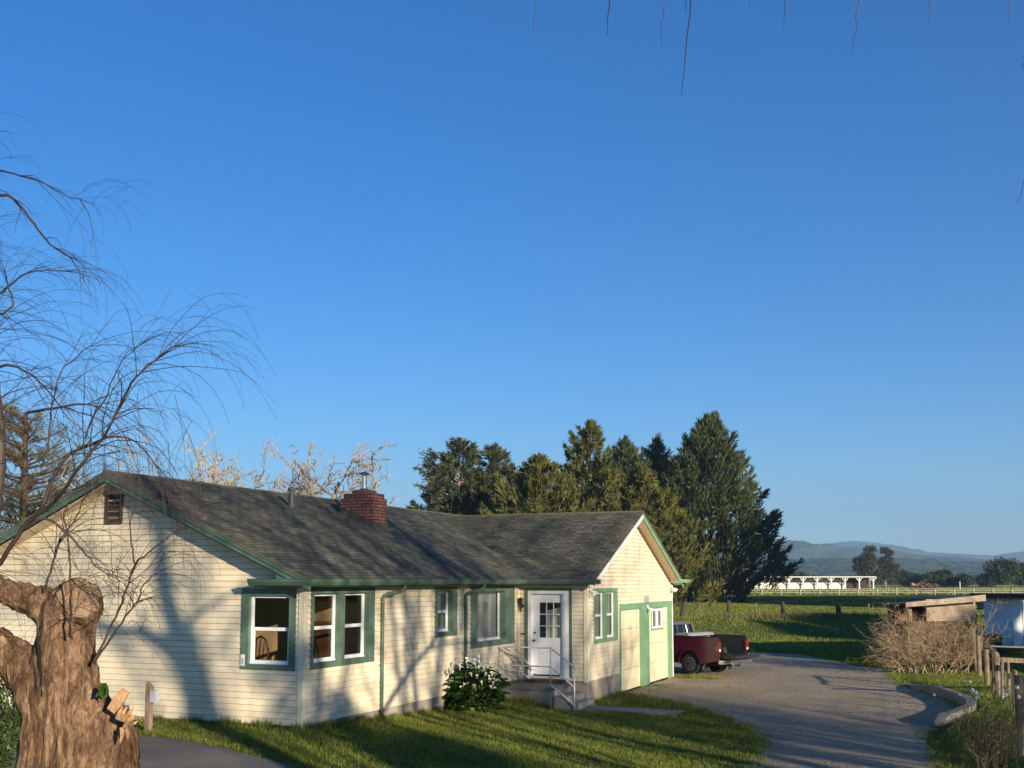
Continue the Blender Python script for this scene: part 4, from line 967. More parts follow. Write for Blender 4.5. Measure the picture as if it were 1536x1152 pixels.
for bi,(pts,rr) in enumerate(bp_):
    n=int(22 if bi<2 else 9)
    if bi in (0,): n=26
    if bi in (12,13,14,16): n=6
    for k in range(n):
        i=rng.randint(len(pts)//4,len(pts)-2); dd=(pts[i+1]-pts[i]).normalized()
        e=Vector((rng.gauss(.25,.6),rng.gauss(0,.7),rng.gauss(.25,.5)))
        ln=rng.uniform(.35,.95)*(1.0 if bi<6 else .6)
        weep(tw,pts[i],dd+e,ln,min(rr[i]*.5,.0042),rng.uniform(.10,.22),rng.choice((1,2,3)))
    dd=(pts[-1]-pts[-2]).normalized()
    for k in range(3): weep(tw,pts[-1],dd+Vector((rng.gauss(.1,.3),rng.gauss(0,.3),rng.gauss(0,.2))),rng.uniform(.3,.7),.0026,.17,2)
# twigs entering from the left at all heights
for k in range(140):
    y=rng.uniform(170,860); x=rng.uniform(-120,0)-(0 if y>450 else 45); Yd=rng.uniform(6.0,8.2)
    ln=rng.uniform(.5,1.15) if y>450 else rng.uniform(.35,.7)
    weep(tw,at(x,y,Yd)-O,(rng.uniform(.5,1),rng.gauss(0,.4),rng.uniform(-.2,.9)),ln,rng.uniform(.0018,.0036),rng.uniform(.08,.2),rng.choice((1,2,2)))
for k in range(60):      # long near-vertical whips in front of the gable
    x=rng.uniform(60,290); y=rng.uniform(560,700); weep(tw,at(x,y,rng.uniform(5.8,7.5))-O,(rng.gauss(.1,.3),rng.gauss(0,.3),-.2),rng.uniform(.4,.9),.0018,.28,0,.04)
for k in range(45):      # tangle on the head of the trunk
    x=rng.uniform(70,215); y=rng.uniform(850,960); weep(tw,at(x,y,rng.uniform(6.6,6.9))-O,(rng.gauss(.15,.6),rng.gauss(-.2,.4),rng.uniform(.2,1)),rng.uniform(.3,.7),.0022,.16,1,.1)
# overhead limb carrying the whips that hang into the top of the frame
ov=catmull([tuple(at(-200,770,7)-O)+(.10,),tuple(Vector((-5.0,6.6,4.9))-O)+(.085,),tuple(Vector((-4.2,6.2,6.6))-O)+(.07,),tuple(Vector((-2.4,5.6,7.1))-O)+(.055,),tuple(Vector((-.4,5.2,7.25))-O)+(.04,),tuple(Vector((1.2,5.0,7.15))-O)+(.03,),tuple(Vector((3.0,4.8,6.95))-O)+(.015,)],6)
bm_.tube([Vector(p[:3]) for p in ov],[p[3] for p in ov],7)
def rootpt(x): return min(ov,key=lambda p:abs((Vector(p[:3])+O).x-x))
for (x,y0,y1,xe,r) in ((803,-60,56,802,.0022),(917,-60,53,911,.0034),(1003,-60,22,996,.002),(996,10,75,992,.0016),(1042,-60,144,1023,.0030),(1032,-60,18,1028,.002),(1134,-50,12,1126,.0018),(1290,-60,45,1285,.003),(1283,46,85,1276,.0013),(1394,-60,35,1393,.003),(1178,-60,45,1175,.0016),(591,-60,2,590,.0014),(1518,-60,40,1512,.0018),(1536,85,105,1534,.002),(1540,260,310,1524,.0013)):
    Yd=5.0; A_=at(x,y0,Yd)-O; Bq=at(xe,y1,Yd)-O; rp=Vector(rootpt((A_+O).x)[:3])
    pts=[rp.lerp(A_,t)+Vector((math.sin(t*9)*.02,0,.0)) for t in (0,.35,.7)] if y0<0 else []
    pts+=[A_.lerp(Bq,t)+Vector((rng.gauss(0,.004),0,0)) for t in (0,.2,.4,.6,.8,1)]
    tw.tube(pts,[r*1.2]*(len(pts)-6)+[r,r,r*.95,r*.9,r*.75,r*.4],4)
bm_.build('branches',M['twig'],willow,smooth=True); tw.build('twigs',M['twig'],willow)
# tuft growing on the stub
mb=MB(); 
for k in range(22):
    p=at(rng.uniform(146,160),rng.uniform(1030,1042),6.8)-O; lily_leaf(mb,p,(rng.gauss(.2,.6),rng.gauss(-.3,.5),rng.uniform(.3,1)),rng.uniform(.03,.07),.006)
mb.build('sprouting_leaves',M['lilyleaf'],willow)
# shrub at far left edge behind the trunk
sb=at(-6,1100,14.5); sh=empty('leafy_shrub',(sb.x,sb.y,G(sb.x,sb.y)),0,'dark green leafy shrub at the left edge beside the asphalt path','shrub')
n=2600; A_=nr.random(n)*6.283; Z_=nr.uniform(.1,1.45,n); Rr=(.42*np.sin(np.clip(Z_/1.5,0,1)*2.6)+.1)*nr.random(n)**.5
P_=np.stack([np.cos(A_)*Rr,np.sin(A_)*Rr,Z_],-1); D_=unit(P_*np.array([1,1,.2])+nr.normal(0,.4,(n,3)))
blades_mesh('leaves',P_,D_,nr.uniform(.05,.12,n),nr.uniform(.02,.04,n),M['lilyleaf'],sh)
mb=MB(); [mb.tube([(0,0,0),(rng.gauss(0,.12),rng.gauss(0,.12),.6),(rng.gauss(0,.25),rng.gauss(0,.25),1.2)],[.015,.01,.004],4) for _ in range(12)]; mb.build('stems',M['darkbark'],sh)
# ---------------------------------------------------------------- pickup truck (local: +x forward, rear bumper at x=0)
tr=empty('pickup_truck',(7.14,35.2,.012),R(135),'maroon pickup truck parked beyond the garage with its tailgate lowered','truck')
def prism(mb,prof,y0,y1):     # prof: list of (x,z)
    n=len(prof); a=[(x,y0,z) for x,z in prof]; b=[(x,y1,z) for x,z in prof]
    mb.quad(a[::-1] if y0<y1 else a); mb.quad(b if y0<y1 else b[::-1])
    for i in range(n):
        j=(i+1)%n; mb.quad([a[i],a[j],b[j],b[i]])
def arch(cx,r,z0=.42,n=9): return [(cx-r*math.cos(math.pi*k/n),z0-.05+ (r*math.sin(math.pi*k/n))) for k in range(n+1)]
side=[(.0,.50)]+[(.0,1.0),(.02,1.20),(.06,1.23),(2.0,1.23),(2.0,.40)]+[(x,z) for x,z in reversed(arch(1.12,.43,.42))]+[(.30,.45)]
mb=MB()
for s in (-1,1):
    prism(mb,side,s*.84,s*.76)
    mb.box((.02,s*.86,1.0),(2.0,s*.84,1.07)); 
    ar=arch(1.12,.44,.42)
    for a,b in zip(ar[:-1],ar[1:]): mb.bar((a[0],s*.85,a[1]),(b[0],s*.85,b[1]),.06,.05,up=(0,1,0))
mb.box((1.95,-.76,.45),(2.0,.76,1.2)); bed=mb.build('bed',M['maroon'],tr)
mb=MB(); mb.box((.02,-.755,.60),(1.94,.755,.64)); 
for s in (-1,1): mb.box((.03,s*.755,.64),(1.94,s*.735,1.21)); mb.box((.05,s*.855,1.225),(1.96,s*.735,1.25)); mb.box((.75,s*.735,.64),(1.5,s*.55,.85))
mb.box((1.9,-.73,.64),(1.945,.73,1.21)); [mb.box((.05,-.7+.12*k,.64),(1.88,-.66+.12*k,.655)) for k in range(12)]
mb.build('bed_liner',M['liner'],tr)
mb=MB(); mb.box((-.52,-.72,.60),(-.005,.72,.655)); mb.box((-.50,-.68,.655),(-.03,.68,.67)); mb.box((-.55,-.72,.59),(-.52,.72,.66))
tg=mb.build('tailgate',M['liner'],tr); mb=MB(); mb.box((-.50,-.70,.575),(-.02,.70,.598)); mb.build('tailgate_skin',M['maroon'],tg)
mb=MB()
for s in (-1,1): mb.bar((.02,s*.74,.95),(-.42,s*.735,.67),.012)
mb.build('tailgate_cable',M['graymetal'],tg)
for s in (1,-1):
    mb=MB(); mb.box((-.012,s*.845,.78),(.05,s*.72,1.10)); mb.box((-.012,s*.85,.80),(.12,s*.835,1.08)); tl=mb.build('tail_light',M['tail'],tr)
    mb=MB(); mb.box((-.018,s*.83,.80),(-.012,s*.74,.87)); mb.build('reversing_lens',M['tailclear'],tl)
mb=MB()
mb.hexa([(-.17,-.82,.40),(.02,-.82,.40),(.02,.82,.40),(-.17,.82,.40),(-.15,-.82,.52),(.02,-.82,.52),(.02,.82,.52),(-.15,.82,.52)]); mb.box((-.24,-.36,.37),(-.15,.36,.45))
bu=mb.build('rear_bumper',M['chrome'],tr)
mb=MB(); mb.box((-.19,.45,.43),(-.171,.7,.50)); mb.build('bumper_pad',M['liner'],bu)
mb=MB(); mb.box((-.30,-.05,.30),(-.05,.05,.36)); mb.tube([(-.27,0,.36),(-.27,0,.41),(-.27,0,.43),(-.27,0,.46)],[.012,.02,.028,.01],8); mb.build('tow_hitch',M['graymetal'],tr)
mb=MB(); mb.box((.2,-.55,.35),(4.7,-.45,.45)); mb.box((.2,.45,.35),(4.7,.55,.45)); mb.box((1.02,-.7,.32),(1.2,.7,.42)); mb.tube([(.3,.3,.33),(1.9,.25,.33)],.05,8); mb.box((.3,-.3,.28),(.8,.3,.42)); mb.build('chassis',M['liner'],tr)
# cab, bonnet
cab=[(2.03,.40),(2.03,1.18),(2.14,1.60),(2.24,1.65),(3.05,1.66),(3.15,1.63),(3.72,1.16),(4.75,1.06),(4.92,.98),(4.95,.55),(4.85,.42)]+[(x,z) for x,z in reversed(arch(4.12,.42,.42))]+[(3.6,.38)]
mb=MB()
lo=[(x,z) for x,z in cab if z<=1.19]
prism(mb,[(2.03,.40),(2.03,1.16),(3.72,1.16),(4.75,1.06),(4.92,.98),(4.95,.55),(4.85,.42)]+[(x,z) for x,z in reversed(arch(4.12,.42,.42))]+[(3.6,.38)],-.82,.82)
body=mb.build('body',M['maroon'],tr)
mb=MB(); # greenhouse pillars and roof
def ghp(x,z,s): return (x,s*(.80-.10*(z-1.16)/.5),z)
mb.hexa([(2.12,-.70,1.58),(3.18,-.70,1.58),(3.18,.70,1.58),(2.12,.70,1.58),(2.20,-.66,1.66),(3.08,-.66,1.66),(3.08,.66,1.66),(2.20,.66,1.66)])
for s in (-1,1):
    mb.bar(ghp(2.05,1.16,s),ghp(2.15,1.60,s),.09,.05); mb.bar(ghp(2.95,1.16,s),ghp(2.95,1.60,s),.06,.04); mb.bar(ghp(3.70,1.16,s),ghp(3.16,1.62,s),.06,.05)
mb.build('cab_roof',M['cabroof'],tr)
mb=MB()
for y in (-.52,-.19,.17,.5): mb.bar((2.05,y,1.17),(2.15,y*.92,1.58),.035,.03)
mb.bar((2.05,-.74,1.18),(2.05,.74,1.18),.05,.04); mb.bar((2.14,-.68,1.575),(2.14,.68,1.575),.04,.03)
mb.build('rear_window_frame',M['chrome'],tr)
mb=MB(); mb.quad([(2.08,-.74,1.17),(2.08,.74,1.17),(2.18,.66,1.58),(2.18,-.66,1.58)]); mb.quad([(3.66,-.72,1.17),(3.66,.72,1.17),(3.16,.64,1.60),(3.16,-.64,1.60)])
for s in (-1,1): mb.quad([ghp(2.10,1.17,s*.985),ghp(3.64,1.17,s*.985),ghp(3.17,1.59,s*.985),ghp(2.18,1.59,s*.985)])
mb.build('window_glass',M['carglass'],tr)
mb=MB()
for s in (-1,1): mb.box((3.3,s*.83,1.12),(3.42,s*1.0,1.28))
mb.build('wing_mirror',M['liner'],tr)
for s in (-1,1):
    mb=MB(); mb.box((2.1,s*.822,.45),(3.3,s*.828,1.14)); d_=mb.build('door',M['maroon'],tr); mb=MB(); mb.box((2.25,s*.828,1.0),(2.4,s*.845,1.04)); mb.build('handle',M['liner'],d_)
    mb=MB(); mb.box((4.93,s*.78,.75),(4.97,s*.5,.93)); mb.build('headlight',M['tailclear'],tr)
mb=MB(); mb.box((4.94,-.45,.72),(4.975,.45,.92)); mb.build('grille',M['chrome'],tr); mb=MB(); mb.box((4.9,-.82,.42),(5.05,.82,.58)); mb.build('front_bumper',M['chrome'],tr)
for wx in (1.12,4.12):
    for s in (-1,1):
        mb=MB(); yo=s*.83; yi=s*.60; r=.365
        mb.tube([(wx,yi,r),(wx,yi+s*.02,r),(wx,yo-s*.03,r),(wx,yo,r)],[r-.05,r,r,r-.04],24); wh=mb.build('wheel',M['tyre'],tr)
        mb=MB(); mb.tube([(wx,yo+s*.002,r),(wx,yo+s*.008,r)],[.215,.205],20); rm=mb.build('rim',M['alloy'],wh)
        mb=MB(); 
        for k in range(7): a=k*6.283/7; mb.tube([(wx+.13*math.cos(a),yo+s*.009,r+.13*math.sin(a)),(wx+.13*math.cos(a),yo+s*.0115,r+.13*math.sin(a))],.034,8)
        mb.tube([(wx,yo+s*.009,r),(wx,yo+s*.04,r)],[.05,.04],10); mb.build('rim_hole',M['dark'],wh)
    if wx<2:
        for s in (-1,1): mb=MB(); mb.box((.60,s*.80,.13),(.61,s*.58,.55)); mb.build('mud_flap',M['liner'],tr)
tbx=empty('tool_box',tuple(Vector((7.14,35.2,0))+Matrix.Rotation(R(135),4,'Z')@Vector((1.5,0,.642))),R(135),'white metal tool box lying across the bed of the maroon pickup','tool box')
mb=MB(); mb.box((-.22,-.54,.0),(.22,.54,.56)); mb.build('case',M['toolpaint'],tbx)
mb=MB(); mb.box((-.26,-.73,.60),(.27,.735,.66)); mb.hexa([(-.24,-.72,.66),(.25,-.72,.66),(.25,.72,.66),(-.24,.72,.66),(-.2,-.68,.70),(.2,-.68,.70),(.2,.68,.70),(-.2,.68,.70)]); mb.build('lid',M['toolpaint'],tbx)
mb=MB(); [mb.box((-.275,y,.50),(-.262,y+.08,.60)) for y in (-.4,.3)]; mb.build('latch',M['graymetal'],tbx)

# ---------------------------------------------------------------- shed behind the bush
sp=(15.0,38.6); shed=empty('lean_to_shed',(sp[0],sp[1],0),R(-4),'weathered grey lean-to shed with sloping board roof behind the bare bush','shed')
mb=MB(); x0,x1=-.85,1.40
for k in range(9):
    z=1.62+.085*k; top=2.28+.10*(1)
    mb.hexa([(x0+.55,-.03,z),(x1,-.03,z),(x1,0,z),(x0+.55,0,z),(x0+.55,-.01,z+.088),(x1,-.01,z+.088),(x1,0,z+.088),(x0+.55,0,z+.088)])
mb.build('upper_boards',M['greywood'],shed)
mb=MB()
for k in range(11): mb.box((x0+.2*k,-.02+.008*(k%2),-.1),(x0+.19+.2*k,.03,1.6))
mb.build('lower_boards',M['brownwood'],shed)
mb=MB()
for (xa,ya) in ((x0,0),(x1,0),(x0,2.6),(x1,2.6)): mb=MB(); mb.box((xa-.06,ya+.031,-.1),(xa+.06,ya+.15,2.2)); mb.build('frame_post',M['oldwood'],shed)
mb=MB(); mb.box((x1-.0,.16,-.1),(x1+.03,2.6,2.1)); mb.box((x0,2.62,-.1),(x1,2.65,2.1)); mb.build('side_boards',M['brownwood'],shed)
mb=MB(); mb.hexa([(x0-.25,-.4,2.22),(x1+.2,-.4,2.50),(x1+.2,3.1,2.38),(x0-.25,3.1,2.10),(x0-.25,-.4,2.27),(x1+.2,-.4,2.55),(x1+.2,3.1,2.43),(x0-.25,3.1,2.15)]); rf=mb.build('shed_roof',M['lead'],shed)
mb=MB(); mb.hexa([(x0-.27,-.44,2.12),(x1+.22,-.44,2.34),(x1+.22,-.40,2.34),(x0-.27,-.40,2.12),(x0-.27,-.44,2.28),(x1+.22,-.44,2.56),(x1+.22,-.40,2.56),(x0-.27,-.40,2.28)]); mb.build('roof_fascia',M['greywood'],rf)
# ---------------------------------------------------------------- bare bush
bb=empty('bare_bush',(13.75,36.2,0),0,'large leafless tan bush of tangled twigs in front of the grey shed','bush')
mb=MB(); cfg=dict(levels=4,seg=[.25,.2,.15,.12],wig=[.12,.16,.2,.25],up=[.04,.03,.02,.0],n=[6,5,3],ang=(20,60),lr=(.4,.7),rmin=.004,sides=[5,4,3,3],t0=.2)
for k in range(46):
    a=rng.random()*6.28; x=rng.uniform(-.9,1.2); y=rng.uniform(-.5,.5)
    grow(mb,(x,y,0),(rng.gauss(x*.3-.1,.40),rng.gauss(0,.45),1.0),rng.uniform(.9,1.6),rng.uniform(.012,.024),0,cfg)
for k in range(8): grow(mb,(-.6,-.2,rng.uniform(.0,.4)),(-1,rng.gauss(0,.4),rng.uniform(.1,.9)),rng.uniform(.9,1.3),.016,1,cfg)
mb.build('twigs',M['brushtwig'],bb)
# ---------------------------------------------------------------- right garden fence
def post(x,y,h,r=.055,label='',grp=None,lean=(0,0),sq=False,mat='oldwood',name='fence_post'):
    z=G(x,y); mb=MB()
    top=(lean[0],lean[1],h)
    if sq: mb.bar((0,0,-.2),top,r*2)
    else: mb.tube([(0,0,-.2),(lean[0]*.5,lean[1]*.5,h*.5),top,(lean[0],lean[1],h+.015)],[r*1.05,r,r*.97,r*.7],9,rough=.06)
    o=mb.build(name,M[mat]); o.location=(x,y,z); return tag(o,label,'post',grp)
GP='posts of the right garden fence'
gp=[(15.55,36.6,1.45,'tall grey split post leaning against the right end of the shed',(-.10,0)),
    (14.95,35.0,1.28,'round post in front of the tall leaning post by the shed',(0,0)),
    (13.02,30.0,1.33,'grey corner post with the pale cap, left end of the wire fence',(0,0)),
    (12.53,28.5,1.22,'second post from the fence corner, half hidden by the rose',(.03,0)),
    (12.19,27.5,1.22,'third post from the fence corner, behind the rose tips',(0,0)),
    (11.84,26.5,1.19,'thin warped stake of the garden fence behind the rose',(.05,0)),
    (12.7,28.0,1.0,'pale stake under the long horizontal rail',(0,0)),
    (11.9,26.0,.93,'slim pale stake right of the rose top',(.02,0)),
    (11.5,25.0,1.0,'short light stake below the rail near the right edge',(0,0)),
    (10.9,23.5,1.0,'light-topped post just left of the darkest near post',(0,0)),
    (9.75,21.0,.93,'grey post standing behind the rose canes',(0,0))]
for i,(x,y,h,lb,ln) in enumerate(gp): post(x,y,h-G(x,y),.07 if i in(0,1,2,4,10) else .04,lb,GP,ln)
post(8.80,19.0,1.41-G(8.8,19),.085,'thick dark near post at the right edge of the picture',GP,(0,0))
mb=MB(); rl=[(13.02,30.0,1.36),(12.53,28.5,1.26),(12.19,27.5,1.24)]
for a,b in ((rl[0],rl[1]),(rl[1],rl[2])): mb.bar(a,b,.10,.035)
o=mb.build('top_rail',M['oldwood']); tag(o,'short weathered cap board joining the corner posts of the garden fence','rail')
mb=MB(); mb.bar((11.9,26.8,1.13),(16.2,25.6,1.0),.10,.11); o=mb.build('long_rail',M['oldwood']); tag(o,'long light-brown horizontal rail running off to the right edge','rail')
mb=MB(); mb.bar((13.0,29.7,1.28),(18.0,28.8,1.16),.04); o=mb.build('metal_rail',M['wire']); tag(o,'thin grey metal rail above the wooden rail at the right','rail')
mb=MB(); WF=[(12.19,27.5),(11.84,26.5),(10.9,23.5),(8.94,19.0)]
for z in (.4,.7,1.0): mb.tube([(x,y,G(x,y)*.5+z) for x,y in WF],.0028,3)
for k in range(18):
    t=k/17; x=12.1+(8.94-12.1)*t; y=27.2+(19.0-27.2)*t; mb.tube([(x,y,G(x,y)+.1),(x,y,1.05)],.0016,3)
o=mb.build('wire_mesh',M['wire']); tag(o,'wire netting strung between the garden fence posts at the right','wire fence')
# rose bush
rb=at(1490,1188,16.6); rose=empty('rose_bush',(rb.x,rb.y,G(rb.x,rb.y)),0,'tall thin rose bush with pale flowers at the lower right corner','bush')
mb=MB(); tips=[]; cfg=dict(levels=3,seg=[.18,.14,.1],wig=[.07,.14,.2],up=[.05,.05,.03],n=[5,3],ang=(15,50),lr=(.3,.6),rmin=.0025,sides=[5,4,3],t0=.35)
for k in range(34): grow(mb,(rng.gauss(0,.1),rng.gauss(0,.1),-.05),(rng.gauss(-.04,.15),rng.gauss(0,.15),1),rng.uniform(.75,1.15),rng.uniform(.008,.013),0,cfg,tips)
mb.build('canes',M['rosestem'],rose)
n=len(tips); P_=[];D_=[]
for p,d in tips:
    for q in range(5): P_.append(tuple(p-d*rng.uniform(0,.25)+Vector((rng.gauss(0,.02),rng.gauss(0,.02),rng.gauss(0,.02))))); D_.append((rng.gauss(0,1),rng.gauss(0,1),rng.gauss(.2,.7)))
P_=np.array(P_);D_=unit(np.array(D_)); blades_mesh('leaves',P_,D_,nr.uniform(.02,.045,len(P_)),nr.uniform(.01,.02,len(P_)),leafy('rose_leaves',[(.06,.08,.02),(.13,.14,.05),(.14,.09,.05)],.2,.6,3),rose)
hi=sorted(tips,key=lambda t:-t[0].z)[:60]
for p,d in rng.sample(hi,13):
    mb=MB(); s=rng.uniform(.022,.04)
    for q in range(16):
        dd=Vector((rng.gauss(0,1),rng.gauss(0,1),rng.gauss(.3,.8))).normalized(); a=dd.orthogonal().normalized()*s*.6; b=dd.cross(a).normalized()*s*.6; c=p+dd*s*.7
        mb.quad([c-a*.6-b*.6,c+a-b*.4,c+a*.7+b,c-a*.5+b*.7])
    mb.build('flower',M['pink'],rose)
# ---------------------------------------------------------------- white trailer at the right edge
ta=empty('white_trailer',(20.7,45.0,0),R(6),'white metal-sided trailer with a dark roof edge at the right edge','trailer')
mb=MB(); mb.box((.0,0,.35),(5.5,2.2,2.32)); mb.build('box_body',M['whitepaint'],ta)
mb=MB()
for x in (.42,1.15,2.4,3.6): mb=MB(); mb.box((x,-.025,.40),(x+.035,-.001,2.3)); mb.build('seam',M['putty'],ta)
mb=MB(); mb.box((1.3,-.03,1.35),(2.2,-.002,2.15)); mb.build('window',M['carglass'],ta)
mb=MB(); mb.box((-.45,-.35,2.325),(5.7,2.5,2.50)); mb.build('roof',M['redroof'],ta)
mb=MB(); [mb.tube([(x,.1,.3),(x,.35,.3)],.3,16) for x in (2.2,3.0)]; mb.build('wheel',M['tyre'],ta)
bx=empty('dark_crate',(19.85,45.2,0),R(6),'dark open crate standing left of the white trailer','crate'); mb=MB(); mb.box((-.4,-.3,0),(.3,.3,.8)); mb.box((-.45,-.33,.8),(.35,.33,.84)); [mb.box((-.42,-.32,z),(.32,-.301,z+.1)) for z in (.1,.35,.6)]; mb.build('boards',M['liner'],bx)
# ---------------------------------------------------------------- pasture wire fence
GW='posts of the pasture wire fence'
wf=[(1020,902,928,80,.16,'leaning dark post just right of the garage corner',1),(1049,904,926,83,.04,'thin stake between the garage corner and the first thick pasture post',0),
    (1093,901,927,82,.15,'thick dark pasture post with a fallen rail at its foot',0),(1134,904,931,80,.04,'thin stake of the pasture fence above the truck tailgate',0),
    (1174,903,928,80,.14,'dark pasture post midway between the truck and the thickest post',0),(1257,905,934,77,.19,'thickest dark pasture post, in the middle of the open field',0),
    (1303,906,936,76,.05,'thin stake left of the bare bush',0),(1345,905,930,78,.09,'pale stake rising out of the bare bush top',0),(1491,918,934,77,.07,'short pale stake between the shed and the white trailer',0)]
for (x,yt,yb,Y,r,lb,ln) in wf:
    q=at(x,yt,Y); z=G(q.x,Y); b=at(x,yb,Y); o=post(q.x,Y,q.z-z,r,lb,GW,(.35,0) if ln else (0,0),name='pasture_post',mat='darkbark' if r>.1 else 'oldwood')
mb=MB()
for h in (1.30,.95,.6):
    pts=[(x,Y,G(x,Y)+h+.03*math.sin(x)) for x,Y in ((11.5,80),(13.7,83),(16.4,82),(18,80.5),(20,80),(23.3,77.5),(25.2,76.2),(27.8,77),(40,78),(60,80))]; mb.tube(pts,.012,3)
tag(mb.build('pasture_wire',M['wire']),'thin wires of the pasture fence across the field','wire fence')
a=at(1062,926,82); b=at(1092,919,81.6); mb=MB(); mb.tube([a,b,b+Vector((.6,0,.0))],.10,6); tag(mb.build('fallen_pole',M['darkbark']),'fallen dark pole leaning on the thick pasture post','pole')
# old leaning posts under the cypress
GO='old posts under the cypress'
for (x,yt,yb,ln,lb) in ((1034,881,899,0,'leftmost old paddock post under the cypress'),(1043,882,899,-1.2,'strongly leaning old paddock post under the cypress'),(1051,884,899,0,'thin old paddock post right of the leaning one'),(1057,881,900,-.2,'old paddock post beside the widest one under the cypress'),(1061,883,900,0,'rightmost and widest post of the old paddock group'),(1076,872,899,.4,'tall pale stake right of the old paddock group, beneath the cypress edge')):
    Y=165; b=at(x,yb,Y); t_=at(x,yt,Y); o=post(b.x,Y,t_.z-0,.22,lb,GO,(ln,0),name='paddock_post'); o.location.z=0
# white board fence
M['oldwhite']=plain('weathered_white_boards',(.38,.36,.31),.8,var=.2,scale=.3)
wfc=empty('board_fence',(30,226,0),0,'long white board fence with three rails crossing the far field','fence')
mb=MB(); PX=[]
x=36.0
while x<150:
    PX.append(x); x+=4.0
for z in (.45,.85,1.22): mb.box((10,-.03,z-.045),(120,.03,z+.045))
mb.build('rail',M['oldwhite'],wfc)
for i,x in enumerate(PX):
    mb=MB(); hh=1.5 if i%4==2 else 1.3; mb.box((-.10,-.10,-.1),(.10,.10,hh)); p=mb.build('post',M['oldwhite'],wfc); p.location=(x-26,-.14,0)
# ---------------------------------------------------------------- covered stalls
cs=empty('covered_stalls',(76,352,0),0,'long open white-framed stall row with a flat roof across the far field','stalls')
mb=MB(); mb.box((.2,6,0),(34,6.2,3.1)); mb.build('stall_wall',M['stallwall'],cs)
mb=MB(); mb.box((34,6.3,.0),(41,6.4,3.6)); mb.build('back_panel',M['intdark'],cs)
mb=MB(); mb.hexa([(-.8,-.6,3.95),(42,-.6,3.95),(42,8,3.6),(-.8,8,3.6),(-.8,-.6,4.2),(42,-.6,4.2),(42,8,3.85),(-.8,8,3.85)]); mb.build('stall_roof',M['whitepaint'],cs)
for k in range(10):
    x=.2+k*4.55; mb=MB(); mb.box((x-.18,-.18,0),(x+.18,.18,3.94)); mb.bar((x,0,2.6),(x-1.1,0,3.9),.2); mb.bar((x,0,2.6),(x+1.1,0,3.9),.2); mb.build('frame_post',M['whitepaint'],cs)
q=at(1108,880,400); tn=empty('white_canopy',(q.x,400,0),0,'small white peaked canopy left of the stall row','canopy'); mb=MB(); 
mb.quad([(-3,-2,1.8),(3,-2,1.8),(0,0,3.4)]); mb.quad([(3,-2,1.8),(3,2,1.8),(0,0,3.4)]); mb.quad([(3,2,1.8),(-3,2,1.8),(0,0,3.4)]); mb.quad([(-3,2,1.8),(-3,-2,1.8),(0,0,3.4)]); mb.build('canopy_top',M['whitepaint'],tn)
mb=MB(); [mb.box((x-.1,y-.1,0),(x+.1,y+.1,1.8)) for x in (-2.9,2.9) for y in (-1.9,1.9)]; mb.build('legs',M['whitepaint'],tn)
q=at(1380,878,300); bpile=empty('brush_pile',(q.x,300,0),0,'dark brush pile with a pale log sticking out, beyond the shed roof','brush pile')
mb=MB(); mb.tube([(-2.3,0,2.1),(.5,0,.5)],.28,7); mb.build('log',M['cutwood'],bpile)
n=1500; P_=nr.normal(0,1,(n,3))*np.array([1.6,.8,.45])+np.array([1.2,0,1.0]); P_[:,2]=np.abs(P_[:,2]); blades_mesh('brush',P_,unit(nr.normal(size=(n,3))),nr.uniform(.5,1.1,n),nr.uniform(.1,.3,n),M['deadtwig'],bpile)
q=at(1440,880,350); mb=MB(); mb.tube([(0,0,-.2),(0,0,2.6)],.13,6); o=mb.build('marker_pole',M['whitepaint']); o.location=(q.x,350,0); tag(o,'small pale pole standing alone in the far field at the right','pole')
# ---------------------------------------------------------------- conifers behind the house
GT='conifers behind the house'
def gx_(x,Y): return at(x,870,Y).x
prof_c=[(0,.25),(.06,.55),(.18,.92),(.32,1.0),(.5,.86),(.68,.62),(.85,.34),(.95,.14),(1,.02)]
def pr(R0,p=prof_c): return [(a,b*R0) for a,b in p]
cy=conifer('monterey_cypress',(gx_(1052,150),150,0),26.2,pr(10.1,[(0,.3),(.06,.6),(.13,.86),(.22,1.0),(.4,.96),(.55,.80),(.7,.58),(.85,.34),(.95,.15),(1,.03)]),M['cypress'],M['darkbark'],1150,60,1.0,.20,up=1.0,wind=(.22,0),z0=.07,tr=.7,label='tallest dark green cypress at the right end of the tree group behind the house',group=GT,inner=.3,branches=70,plume=1.5,mod=.6)
n=4200; A_=nr.uniform(-2.6,1.0,n); Zz=nr.uniform(1.5,7.0,n); Rr=nr.uniform(.4,1,n)*(4+Zz*.75)     # dead lower limbs
P_=np.stack([np.cos(A_)*Rr+.5,np.sin(A_)*Rr,Zz*Rr/9.0+1.2],-1); D_=unit(np.stack([np.cos(A_),np.sin(A_),np.full(n,.55)],-1)+nr.normal(0,.22,(n,3)))
blades_mesh('dead_lower_twigs',P_,D_,nr.uniform(.6,1.7,n),nr.uniform(.04,.10,n),M['deadtwig'],cy)
conifer('olive_cypress',(gx_(962,128),128,0),16.6,pr(6.96,[(0,.9),(.2,1),(.4,.92),(.6,.75),(.8,.45),(.93,.2),(1,.03)]),M['olive'],M['trunkpale'],561,60,.85,.22,up=1.1,label='olive green conical tree in front of the tallest cypress, behind the wing roof',group=GT,tr=.3,plume=1.2)
conifer('tall_cedar',(gx_(884,140),140,0),23.5,pr(6.21,[(0,.9),(.25,1),(.5,.9),(.7,.62),(.85,.42),(.94,.3),(1,.06)]),M['olive'],M['trunkpale'],621,50,.9,.22,up=.7,gap=0.04,label='tall sparse-topped conifer left of the tallest cypress',group=GT,tr=.35,plume=1.1)
